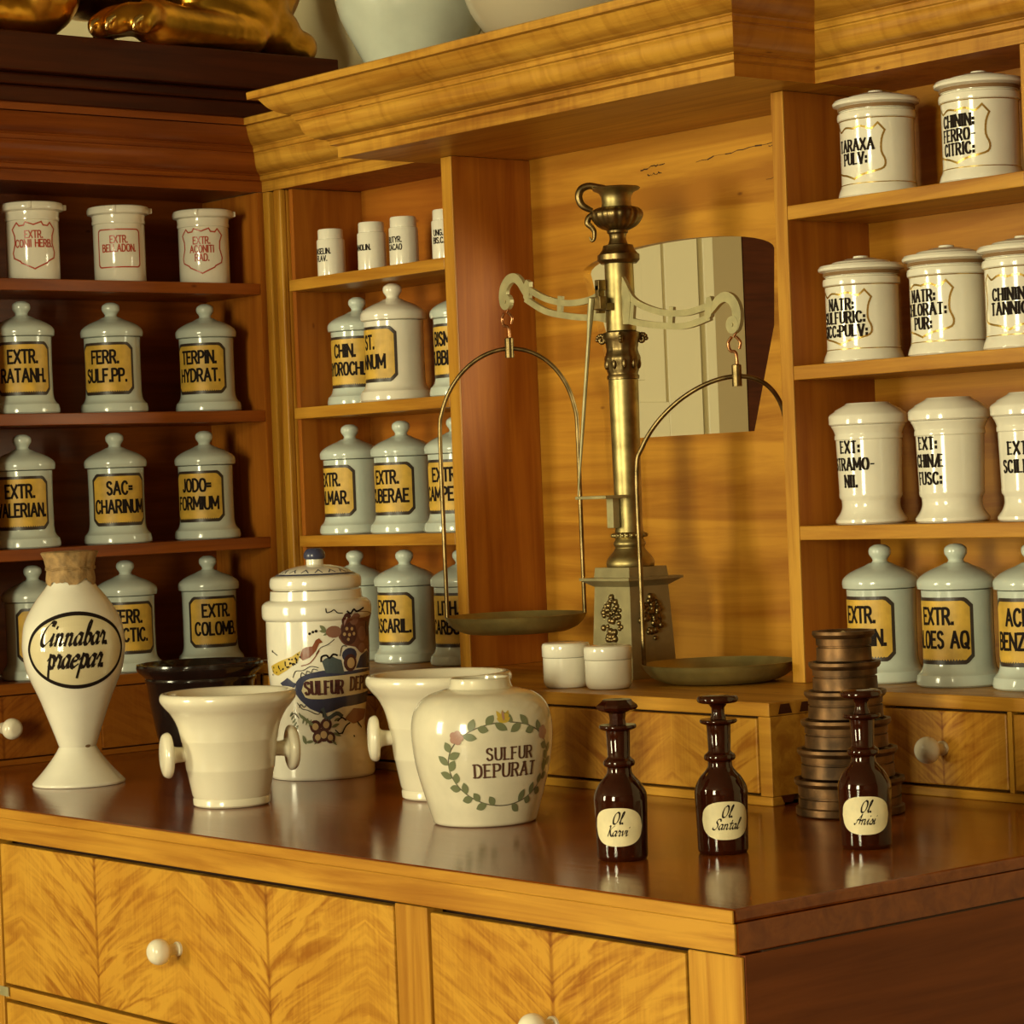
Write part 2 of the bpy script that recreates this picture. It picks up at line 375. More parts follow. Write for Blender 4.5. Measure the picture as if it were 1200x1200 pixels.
def _seg(bm, a, b, wa, f, z0=0):
    d = Vector((b[0]-a[0], b[1]-a[1])); ln = d.length
    if ln < 1e-7: return
    d /= ln; nx = Vector((-d.y, d.x)); e = d*min(wa*.4, ln)
    k = max(1, int(ln/.003)+1)
    pts = []
    for i in range(k+1):
        t = i/k; c = Vector(a)*(1-t) + Vector(b)*t
        if i == 0: c = c - e
        if i == k: c = c + e
        pts.append((bm.verts.new(f(*(c+nx*wa/2))), bm.verts.new(f(*(c-nx*wa/2)))))
    for p, q in zip(pts, pts[1:]): bm.faces.new((p[1], q[1], q[0], p[0]))
def stroke(bm, pts, w, f, nib=None):
    for a, b in zip(pts, pts[1:]):
        ww = w
        if nib:
            an = math.atan2(b[1]-a[1], b[0]-a[0]); ww = nib[0] + (w-nib[0])*abs(math.sin(an-nib[1]))
        _seg(bm, a, b, ww, f)
def write(bm, text, h, width, cu, v0, f, style='sans', weight=.15, maxw=None):
    """one line of lettering: cap height h, centred at cu, baseline v0, condensed by width"""
    A = SCRIPT if style == 'script' else CAPS
    gap = {'sans': .21, 'roman': .27, 'script': .0}[style]
    tot = sum(A[c][0]+gap for c in text)-gap
    if maxw and tot*h*width > maxw: weight *= .5+.5*maxw/(tot*h*width); width = maxw/(tot*h)
    x = -tot/2
    for c in text:
        w, st = A[c]
        for s in st:
            if style == 'script': pts = [(cu+(x+p[0]+.42*(p[1]-.3))*h*width, v0+p[1]*h) for p in s]
            else: pts = [(cu+(x+p[0])*h*width, v0+p[1]*h) for p in s]
            if style == 'sans': stroke(bm, pts, weight*h, f)
            elif style == 'roman':
                stroke(bm, pts, weight*h, f, (.10*h, .2 if len(s) == 2 else .0))
                if len(s) == 2 and abs(s[0][0]-s[1][0]) < .35 and abs(s[0][1]-s[1][1]) > .6:
                    for p in pts: _seg(bm, (p[0]-.11*h*width*1.3, p[1]), (p[0]+.11*h*width*1.3, p[1]), .085*h, f)
            else: stroke(bm, pts, weight*h, f, (.03*h, .75))
        x += w+gap
    return bm
def profile_radius(prof):
    P = sorted([(z, r) for r, z in prof])
    def R(z):
        if z <= P[0][0]: return P[0][1]
        for (a, ra), (b, rb) in zip(P, P[1:]):
            if a <= z <= b: return max(ra, rb) if b-a < 1e-6 else ra+(rb-ra)*(z-a)/(b-a)
        return P[-1][1]
    return R
def wrap(R, rad, off, az=-PI/2, zc=0):
    """paper-flat (u,v) laid round a turned body whose radius at height z is R(z)"""
    def f(u, v):
        a = az+u/rad; r = R(zc+v)+off
        return (r*math.cos(a), r*math.sin(a), zc+v)
    return f
def patch(bm, hw, top, bot, f, nu=26, nv=5, mi=0):
    """filled shape between bot(u) and top(u)"""
    cols = []
    for i in range(nu+1):
        u = -hw+2*hw*i/nu; a, b = bot(u), top(u)
        cols.append([bm.verts.new(f(u, a+(b-a)*j/nv)) for j in range(nv+1)])
    for A, B in zip(cols, cols[1:]):
        for j in range(nv):
            fc = bm.faces.new((A[j], B[j], B[j+1], A[j+1])); fc.material_index = mi
    return bm
def octo(hw, hh, c):
    t = lambda u: hh - max(0, abs(u)-(hw-c))
    return t, (lambda u: -t(u))
def leafshape(bm, c, ang, ln, wd, f, n=7):
    ca, sa = math.cos(ang), math.sin(ang); prev = None
    for i in range(n+1):
        t = i/n; w = wd*math.sin(PI*min(1, t*1.02))**.8 if 0 < t < 1 else 1e-5
        x = t*ln
        a = bm.verts.new(f(c[0]+x*ca-w/2*sa, c[1]+x*sa+w/2*ca)); b = bm.verts.new(f(c[0]+x*ca+w/2*sa, c[1]+x*sa-w/2*ca))
        if prev: bm.faces.new((prev[1], b, a, prev[0]))
        prev = (a, b)
def disc(bm, c, r, f, n=14, ry=None):
    ry = ry or r; v0 = bm.verts.new(f(*c)); mid, out = [], []
    for k in range(n):
        a = 2*PI*k/n
        mid.append(bm.verts.new(f(c[0]+r*.5*math.cos(a), c[1]+ry*.5*math.sin(a)))); out.append(bm.verts.new(f(c[0]+r*math.cos(a), c[1]+ry*math.sin(a))))
    for k in range(n):
        j = (k+1) % n
        bm.faces.new((v0, mid[k], mid[j])); bm.faces.new((mid[k], out[k], out[j], mid[j]))
def fillpoly(bm, pts, f, step=.006):
    """filled outline cut into thin upright strips so that it follows a curved body"""
    us = [p[0] for p in pts]; u0, u1 = min(us), max(us); k = max(2, int((u1-u0)/step)); n = len(pts)
    def span(u):
        vs = []
        for i in range(n):
            a, b = pts[i], pts[(i+1) % n]
            if (a[0]-u)*(b[0]-u) <= 0 and a[0] != b[0]: vs.append(a[1]+(b[1]-a[1])*(u-a[0])/(b[0]-a[0]))
        return (min(vs), max(vs)) if vs else None
    prev = None
    for i in range(k+1):
        u = min(max(u0+(u1-u0)*i/k, u0+1e-6), u1-1e-6); s = span(u)
        if not s: prev = None; continue
        m = 4; colv = [bm.verts.new(f(u, s[0]+(s[1]-s[0])*j/m)) for j in range(m+1)]
        if prev:
            for j in range(m): bm.faces.new((prev[j], colv[j], colv[j+1], prev[j+1]))
        prev = colv

# ------------------------------------------------------------------ the room
ZF, ZCE = -.92, 2.15
struct('floor', boxes((-4.7, 4.1, -5.7, 3.8, ZF-.05, ZF)), FLOORM)
struct('ceiling', boxes((-4.7, 4.1, -5.7, 3.8, ZCE, ZCE+.05)), PLASD)
struct('wall_back', boxes((-4.7, -1.95, 1.36, 1.40, ZF, ZCE), (-1.05, 4.1, 1.36, 1.40, ZF, ZCE), (-1.95, -1.05, 1.36, 1.40, ZF, .5), (-1.95, -1.05, 1.36, 1.40, 1.2, ZCE)), PLAST)
struct('wall_left', boxes((-4.7, -4.6, YF, 1.36, ZF, ZCE)), PLASD)
struct('wall_right', boxes((4.0, 4.1, YF, 1.36, ZF, ZCE)), plain('brown panelling', (.20, .10, .04), .6))
def front_wall():
    xs = [-4.7] + [q for w in sorted(WIN) for q in w[:2]] + [4.1]
    b = []
    for i in range(0, len(xs), 2): b.append((xs[i], xs[i+1], YF-.1, YF, ZF, ZCE))
    for w in WIN: b += [(w[0], w[1], YF-.1, YF, ZF, w[2]), (w[0], w[1], YF-.1, YF, w[3], ZCE)]
    struct('wall_front', boxes(*b), PLASD)
    for i, (x0, x1, z0, z1) in enumerate(WIN):
        t = bpy.data.objects.new('window_%d' % (i+1), None); COL.objects.link(t); t['kind'] = 'structure'
        xm, zm, fw = (x0+x1)/2, z0+(z1-z0)*.62, .03
        obj('frame', boxes((x0, x0+fw, YF-.08, YF-.03, z0, z1), (x1-fw, x1, YF-.08, YF-.03, z0, z1), (x0+fw, x1-fw, YF-.08, YF-.03, z0, z0+fw), (x0+fw, x1-fw, YF-.08, YF-.03, z1-fw, z1),
            (xm-.022, xm+.022, YF-.08, YF-.03, z0+fw, z1-fw), (x0+fw, xm-.022, YF-.075, YF-.035, zm-.015, zm+.015), (xm+.022, x1-fw, YF-.075, YF-.035, zm-.015, zm+.015)), PAINTW, t)
        obj('pane', boxes((x0+fw, x1-fw, YF-.058, YF-.055, z0+fw, z1-fw)), PANE, t)
front_wall()
def passage():
    """the passage seen through the opening in the niche: white panelled door, beige frame, dark corner"""
    struct('wall_passage', boxes((-3.15, -3.03, 1.40, 3.7, ZF, ZCE), (-3.03, .7, 3.6, 3.7, ZF, ZCE), (.7, .8, 1.40, 2.0, ZF, ZCE), (.7, .8, 3.2, 3.6, ZF, ZCE), (.7, .8, 2.0, 3.2, ZF, .25), (.7, .8, 2.0, 3.2, 1.55, ZCE)), PLAST)
    t = bpy.data.objects.new('door_1', None); COL.objects.link(t); t['kind'] = 'structure'
    X, y0, y1 = -3.03, 2.05, 2.86
    obj('leaf', boxes((X, X+.03, y0, y1, ZF+.01, 1.5), (X+.03, X+.042, y1-.13, y1, ZF+.01, 1.5), (X+.03, X+.042, y0, y0+.13, ZF+.01, 1.5), (X+.03, X+.042, y0+.13, y1-.13, .62, .76), (X+.03, X+.042, y0+.13, y1-.13, 1.3, 1.5), (X+.03, X+.036, 2.26, 2.65, .82, 1.24), bev=.003), PAINTW, t)
    obj('frame', boxes((X, X+.06, y1+.003, 2.905, ZF, 1.6), bev=.004), PAINTW, t)
    obj('casing', boxes((X, X+.03, 2.906, 3.05, ZF, 1.6), bev=.004), PAINTB, t)
    t = bpy.data.objects.new('door_2', None); COL.objects.link(t); t['kind'] = 'structure'
    obj('leaf', boxes((X, X+.03, 3.052, 3.58, ZF+.01, 1.6)), WDK, t)
passage()

# ------------------------------------------------------------------ counter
BY = .012
def make_knob(name, parent, p, d, r=.0215, mat=CREAM, label=None):
    """turned porcelain knob standing out along d"""
    prof = cr([(.0001, .056), (.012, .0545), (.0195, .047), (r, .037), (.019, .028), (.011, .023), (.009, .018)], 4) + [(.009, .006), (.012, .004), (.012, 0), (.0001, 0)]
    k = r/.0215; prof = [(a*k, b*k) for a, b in reversed(prof)]
    bm = lathe(prof, 28)
    q = Vector((0, 0, 1)).rotation_difference(Vector(d)).to_matrix().to_4x4()
    bm.transform(Matrix.Translation(p) @ q)
    return obj(name, bm, mat, parent, 40, label=label)
def drawer_front(parent, x0, x1, y, z0, z1, mat, knob=True, kr=.0215, knobx=None):
    xm, zm = (x0+x1)/2, (z0+z1)/2
    d = obj('drawer', boxes((x0-xm, x1-xm, 0, .018, z0-zm, z1-zm), bev=.0025), mat, parent, loc=(xm, y, zm))
    if knob: make_knob('knob', d, ((knobx if knobx is not None else xm)-xm, 0, .0), (0, -1, 0), kr)
    return d
c = thing('counter_cabinet', 'golden birch chest of drawers with flame veneer fronts under the dark polished top', 'cabinet', (-1.3, .5, ZF))
def at_parent(o, p):
    o.location = Vector(o.location)-Vector(p.location)
    return o
def reparent_children(t):
    for ch in t.children: ch.location = Vector(ch.location)-Vector(t.location)
ZB = -.058
obj('carcass', boxes((-2.80, -.001, .05, 1.32, ZF, ZB)), GAP, c)
obj('side_panel', boxes((-.022, 0, BY+.0048, 1.32, ZF, ZB-.002), bev=.001), wood('shaded counter side', (.22, .055, .009), (.15, .034, .005), 'y', knots=False, spec=.2), c)  # wood darkened: the shade on this side is put into the colour
for x0, x1 in ((-2.80, -1.913), (-.722, -.645), (-.099, -.0004)):
    obj('stile', boxes((x0, x1, BY-.001, BY+(.03 if x1 < -.1 else .0045), ZF, ZB-.004), bev=.002), WZ, c)
for x0, x1 in ((-1.911, -.724), (-.643, -.101)):
    obj('rail', boxes((x0, x1, BY+.001, BY+.03, -.350, -.328), bev=.002), WX, c)
    obj('rail', boxes((x0, x1, BY+.001, BY+.03, -.64, -.618), bev=.002), WX, c)
    for za, zb in ((-.322, -.068), (-.612, -.356), (ZF+.03, -.646)):
        drawer_front(c, x0+.004, x1-.004, BY, za, zb, WFL if x1-x0 > .8 else WFM, True)
obj('lock_plate', boxes((-1.93, -1.893, BY-.003, BY-.001, -.345, -.328)), BRASSP, c, label='small brass strike plate')
reparent_children(c)
wt = thing('worktop', 'dark polished mahogany counter top with a golden birch front edge', 'worktop', (-1.3, .6, 0))
obj('top_board', boxes((-2.82, 0, .0, 1.33, -.018, 0), bev=.004), WTOP, wt)
obj('edge_lip', boxes((-2.82, .001, -.004, .0, -.018, -.001), bev=.0018), WX, wt, label='golden birch edge strip')
obj('edge_band', boxes((-2.82, -.0005, 0, .0045, -.0575, -.0185), bev=.0015), WX, wt, label='golden birch front band')
obj('side_band', boxes((-.02, 0, .0047, 1.33, -.0575, -.0185), bev=.002), WTOP, wt)
reparent_children(wt)

# ------------------------------------------------------------------ drawer blocks standing on the counter
def block(label, x0, x1, y0, y1, drawers, name='drawer_block', knobs=True, top=.17):
    t = thing(name, label, 'drawer unit', ((x0+x1)/2, y0, 0))
    obj('carcass', boxes((x0+.002, x1-.002, y0+.03, y1, .006, top-.024)), GAP, t)
    obj('top_board', boxes((x0, x1, y0, y1, top-.023, top), bev=.002), WX, t)
    obj('base_strip', boxes((x0, x1, y0+.001, y0+.03, 0, .015), bev=.002), WX, t)
    obj('side_panel', boxes((x1-.028, x1, y0+.002, y1, .0155, top-.0235), bev=.001), WX, t)
    obj('side_panel', boxes((x0, x0+.028, y0+.002, y1, .0155, top-.0235), bev=.001), WX, t)
    for a, b, k in drawers:
        drawer_front(t, a, b, y0+.001, .0195, top-.027, WFS, k is not None, .022, k)
        obj('divider', boxes((a-.012, a-.003, y0+.002, y0+.03, .0155, top-.0235)), WZ, t)
    reparent_children(t)
    return t
cb = block('small birch drawer block under the brass balance, with dovetailed end', -2.13, -.685, .763, 1.30, [(-1.41, -.716, None), (-2.10, -1.43, None)])
# dovetails on the block's end
for k in range(5):
    yk = .80+k*.05
    for za, zb, s in ((.150, .166, 1), (.004, .016, -1)):
        w0, w1 = (.016, .010) if s > 0 else (.010, .016)
        o = obj('dovetail', prism(bmesh.new(), [(yk-w0, za), (yk+w0, za), (yk+w1, zb), (yk-w1, zb)], 'x', -.686, -.6843), WDK, cb); o.location = -cb.location
block('birch drawer block with one ivory knob below the yellow labelled jars at right', -.684, -.001, 1.008, 1.30, [(-.666, -.394, -.53), (-.38, -.03, -.205)])
block('birch drawer block in the corner behind the painted lidded jar', -2.54, -2.131, 1.008, 1.30, [(-2.51, -2.16, -2.33)])
def wing_block():
    t = thing('drawer_block', 'red brown drawer block with an ivory knob at the left end of the shelves', 'drawer unit', (-2.54, .55, 0))
    top = .17
    obj('carcass', boxes((-2.80, -2.57, .02, 1.07, .006, top-.024)), GAP, t)
    obj('top_board', boxes((-2.80, -2.54, .015, 1.075, top-.023, top), bev=.002), WSY, t)
    obj('base_strip', boxes((-2.57, -2.541, .015, 1.075, 0, .012), bev=.002), WSY, t)
    obj('divider', boxes((-2.57, -2.542, .595, .609, .0125, top-.0235)), WS, t)
    for a, b in ((.155, .593), (.611, 1.05)):
        m, zm = (a+b)/2, .08
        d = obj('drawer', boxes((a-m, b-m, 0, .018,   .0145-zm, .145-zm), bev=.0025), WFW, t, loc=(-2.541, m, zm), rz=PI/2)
        make_knob('knob', d, (0, 0, 0), (0, -1, 0), .022)
    reparent_children(t)
wing_block()

# ------------------------------------------------------------------ shelves
YS = 1.087                     # front plane of the bays
XWF = -2.55                    # front plane of the wing
SH = (.425, .71, .995)         # undersides of the shelves
FB = 1.226                     # underside of the cornice board
PROF = [(0, 0), (0, .023), (.0125, .0255), (.0125, .034), (.018, .036)] + cr([(.018, .037), (.038, .043), (.050, .056), (.054, .070), (.0575, .076)], 4) + [(.0575, .078), (.062, .080), (.062, .088), (.066, .091)] + cr([(.066, .092), (.080, .096), (.098, .107), (.110, .122), (.114, .128)], 4) + [(.130, .128), (.131, .142), (.128, .144)]
PATH = [(XWF, .34), (XWF, YS), (-1.985, YS), (-1.985, .889), (-.834, .889), (-.834, YS), (0, YS), (0, 1.33)]
def cornice(i0, i1, name, mats, parent):
    def nrm(i):
        a, b = Vector(PATH[i]), Vector(PATH[i+1]); d = (b-a).normalized(); return Vector((d.y, -d.x))
    bm = bmesh.new(); rows = []
    for i in range(i0, i1+1):
        ns = ([nrm(i-1)] if i > 0 else []) + ([nrm(i)] if i < len(PATH)-1 else [])
        off = ns[0] if len(ns) == 1 else (ns[0]+ns[1])
        if len(ns) == 2 and abs(ns[0].dot(ns[1])) > .9: off = ns[0]
        rows.append([bm.verts.new((PATH[i][0]+off.x*p, PATH[i][1]+off.y*p, FB+z)) for p, z in PROF])
    for A, B in zip(rows, rows[1:]):
        for k in range(len(PROF)-1):
            f = bm.faces.new((A[k], B[k], B[k+1], A[k+1]))
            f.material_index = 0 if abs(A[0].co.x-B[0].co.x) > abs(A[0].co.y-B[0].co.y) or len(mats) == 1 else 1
    return obj(name, bm, mats, parent, 25)
def bay(parent, x0, x1):
    for z in SH: obj('shelf', boxes((x0+.001, x1-.001, YS, 1.297, z, z+.025), bev=.0015), WX, parent)
mu = thing('shelf_unit', 'tall birch apothecary shelves with a stepped cornice and a central niche', 'shelving', (-1.27, 1.2, .17))
obj('back_panel', boxes((-2.46, -1.900, 1.298, 1.32, .172, 1.26)), wood('orange back boards', (.46, .165, .016), (.33, .095, .008), 'x', scale=.7), mu)
def niche_back():
    """back board of the niche with a shield shaped opening, arched above"""
    cx, zb = -1.432, .629
    ol = [(.204, 0), (.268, .2), (.276, .345)] + [(.276*math.cos(a), .345+.042*math.sin(a)) for a in [PI*k/20 for k in range(1, 20)]] + [(-.276, .345), (-.262, .30), (-.225, .19), (-.165, 0)]
    ol = [(cx+u, zb+v) for u, v in ol]
    bm = bmesh.new(); faces = []
    for y in (1.298, 1.32):
        O = [bm.verts.new((x, y, z)) for x, z in ((-1.864, .172), (-.946, .172), (-.946, 1.26), (-1.864, 1.26))]
        I = [bm.verts.new((x, y, z)) for x, z in ol]
        es = [bm.edges.new((q[k], q[(k+1) % len(q)])) for q in (O, I) for k in range(len(q))]
        bmesh.ops.triangle_fill(bm, edges=es, use_beauty=True, use_dissolve=False)
        faces.append((O, I))
    for j in (0, 1):
        A, B = faces[0][j], faces[1][j]
        for k in range(len(A)): bm.faces.new((A[k], A[(k+1) % len(A)], B[(k+1) % len(A)], B[k]))
    bmesh.ops.recalc_face_normals(bm, faces=bm.faces[:])
    obj('back_panel', bm, WB, mu, label='niche back board with a shield shaped opening')
niche_back()
def cracks():
    rr = random.Random(4)
    for x0, x1, z, dz in ((-1.52, -1.45, 1.165, .006), (-1.36, -1.13, 1.163, .012), (-1.16, -1.10, 1.168, .008), (-1.50, -1.46, 1.152, .002), (-1.17, -.99, 1.105, .02)):
        bm = bmesh.new(); n = 14
        pts = [(x0+(x1-x0)*k/n, z+dz*k/n+rr.uniform(-.0022, .0022)) for k in range(n+1)]
        for k in range(n): _seg(bm, pts[k], pts[k+1], rr.uniform(.0006, .0030), lambda u, v: (u, 1.2976, v))
        o = obj('crack', bm, GAP, mu, label='dark split along the grain')
cracks()
obj('back_panel', boxes((-.914, -.002, 1.298, 1.32, .172, 1.26)), WB, mu)
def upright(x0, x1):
    # pale edge, flank in the redder shade-tinted copy
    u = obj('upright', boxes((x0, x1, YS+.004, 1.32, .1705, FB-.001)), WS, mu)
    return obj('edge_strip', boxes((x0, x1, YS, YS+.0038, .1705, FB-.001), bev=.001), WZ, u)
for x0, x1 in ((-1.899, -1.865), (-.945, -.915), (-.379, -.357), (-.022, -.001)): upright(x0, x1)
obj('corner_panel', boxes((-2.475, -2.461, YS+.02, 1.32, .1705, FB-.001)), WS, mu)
bm = boxes((-2.575, -2.476, YS+.012, YS+.04, .1705, FB-.001), (-2.545, -2.520, YS-.004, YS+.012, .1705, FB-.001), (-2.503, -2.475, YS-.004, YS+.012, .1705, FB-.001), bev=.0035)
obj('corner_post', bm, WZ, mu, label='moulded corner post')
bay(mu, -2.46, -1.899); bay(mu, -.915, -.379); bay(mu, -.357, -.022)
obj('soffit', boxes((-1.984, -.835, .892, 1.30, FB+.0, FB+.012)), WX, mu)
for xa, xb in ((-2.62, -1.985), (-.834, -.002)): obj('bay_ceiling', boxes((xa, xb, YS+.004, 1.32, FB+.001, FB+.014)), WS, mu)
cornice(1, 7, 'cornice', [wood('ripple birch cornice', (.60, .315, .040), (.38, .160, .015), 'x', scale=1.3, ripple=.5), wood('shaded ripple birch return', (.50, .20, .022), (.36, .12, .010), 'y', scale=1.3, ripple=.4)], mu)  # returns use a darker, redder copy with their shade painted in
obj('top_board', boxes((-2.10, -.72, .775, 1.33, FB+.128, FB+.1435), (-2.68, -2.10, .98, 1.33, FB+.128, FB+.1435), (-.72, 0.12, .98, 1.33, FB+.128, FB+.1435)), WX, mu)
reparent_children(mu)
wu = thing('shelf_unit', 'red brown apothecary shelves of the left wing carrying a dark plinth', 'shelving', (XWF, .7, .17))
WR = wood('red brown wood along y', (.33, .085, .009), (.21, .048, .005), 'y')  # darker and redder than the main unit's birch
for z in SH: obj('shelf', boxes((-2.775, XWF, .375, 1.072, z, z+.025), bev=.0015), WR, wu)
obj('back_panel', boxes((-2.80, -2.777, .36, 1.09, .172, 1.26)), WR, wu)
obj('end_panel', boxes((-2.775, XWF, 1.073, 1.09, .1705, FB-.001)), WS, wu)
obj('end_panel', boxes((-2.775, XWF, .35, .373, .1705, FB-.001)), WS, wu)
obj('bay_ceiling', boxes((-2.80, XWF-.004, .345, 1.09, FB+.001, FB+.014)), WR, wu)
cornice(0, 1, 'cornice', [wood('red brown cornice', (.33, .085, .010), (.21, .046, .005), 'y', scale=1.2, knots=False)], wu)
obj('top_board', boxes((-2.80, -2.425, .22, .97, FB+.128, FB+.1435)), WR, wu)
reparent_children(wu)

# ------------------------------------------------------------------ the jars on the shelves
JA = [(0, 0), (.070, 0), (.074, .003), (.0745, .010), (.072, .020)] + cr([(.072, .020), (.066, .026), (.0625, .034), (.0610, .045)], 4) + [(.0605, .10), (.0610, .150), (.0615, .164), (.055, .165), (0, .165)]
JAL = [(0, .1655), (.064, .1655), (.0675, .167)] + cr([(.0675, .168), (.0685, .176), (.066, .184), (.057, .192), (.044, .199), (.029, .205), (.019, .210)], 4)+[(0, .2105)]
JAK = [(0, .206), (.020, .2065)] + cr([(.0195, .2075), (.0135, .213), (.0145, .218), (.0195, .226), (.0185, .236), (.010, .242)], 5) + [(0, .2432)]
JB = [(0, 0), (.068, 0), (.0715, .003)] + cr([(.0715, .004), (.0695, .012), (.066, .020)], 3) + [(.0655, .022), (.065, .03), (.065, .132), (.0655, .135), (.0685, .137), (.0690, .143), (.068, .148), (.064, .150), (.0635, .152), (0, .152)]
JBL = [(0, .1525), (.0655, .1525), (.0665, .160), (.0755, .163), (.0765, .167), (.074, .171)] + cr([(.073, .172), (.055, .1745), (.050, .178), (.034, .181)], 3) + [(.030, .183), (.014, .1845), (.013, .1880), (.009, .189), (0, .189)]
JC = [(0, 0), (.060, 0), (.0635, .003), (.0635, .008)] + cr([(.062, .010), (.055, .020), (.0515, .031), (.052, .042)], 4) + [(.0555, .047), (.056, .052), (.0555, .056), (.0585, .148), (.0605, .150), (.0605, .156), (.0595, .158)] + cr([(.0595, .159), (.062, .166), (.0655, .172)], 3) + [(.066, .174), (0, .174)]
JCL = [(0, .1745), (.0665, .1745), (.0695, .177), (.0700, .190), (.068, .194), (.060, .199), (.0585, .2015), (.042, .210), (.038, .2135), (0, .2140)]
JR = [(0, 0), (.0545, 0), (.0565, .003), (.0565, .124), (.0555, .126), (.058, .128), (.0585, .132), (.0575, .136), (.0585, .146), (.067, .149), (.0685, .153), (.0685, .159), (.066, .164), (.062, .166), (.054, .1655), (.052, .160), (.052, .012), (0, .010)]
JS = [(0, 0), (.030, 0), (.0315, .002), (.0315, .0795), (.0305, .082), (.0285, .083), (.0285, .102), (.027, .105), (0, .1055)]
def outer(prof):
    P = []; zm = -1
    for r, z in prof[1:]:
        if z >= zm-.003: P.append((r, z)); zm = max(z, zm)
        else: break
    return P
CACHE = {}
def shared(key, fn, mats):
    if key not in CACHE: CACHE[key] = mesh_of(fn(), key, mats, 35)
    return CACHE[key]
def put(name, key, fn, mats, parent): return link(name, shared(key, fn, mats), parent)
def shield_pts(hw, hh):
    half = [(0, .88), (.34, 1.0), (.42, .86), (.62, .84), (.74, .98), (.98, .70), (.86, .42), (.84, .1), (.97, -.30), (.92, -.52), (.62, -.66), (.55, -.74), (.2, -.9), (0, -1)]
    p = [(x*hw, y*hh) for x, y in half]
    return p + [(-x, y) for x, y in reversed(p[:-1])]
def gold_shield(hw, hh):
    half = [(0, .86), (.3, .92), (.55, .80), (.66, .84), (.80, 1.0), (1.0, .72), (.90, .40), (.88, -.05), (.99, -.40), (.93, -.66), (.62, -.78), (.3, -.86), (.0, -1.0)]
    p = cr([(x*hw, y*hh) for x, y in half[:5]], 3) + cr([(x*hw, y*hh) for x, y in half[4:6]], 2) + cr([(x*hw, y*hh) for x, y in half[5:]], 3)
    return p + [(-x, y) for x, y in reversed(p[:-1])]
CX, CY = 2.371, -2.303
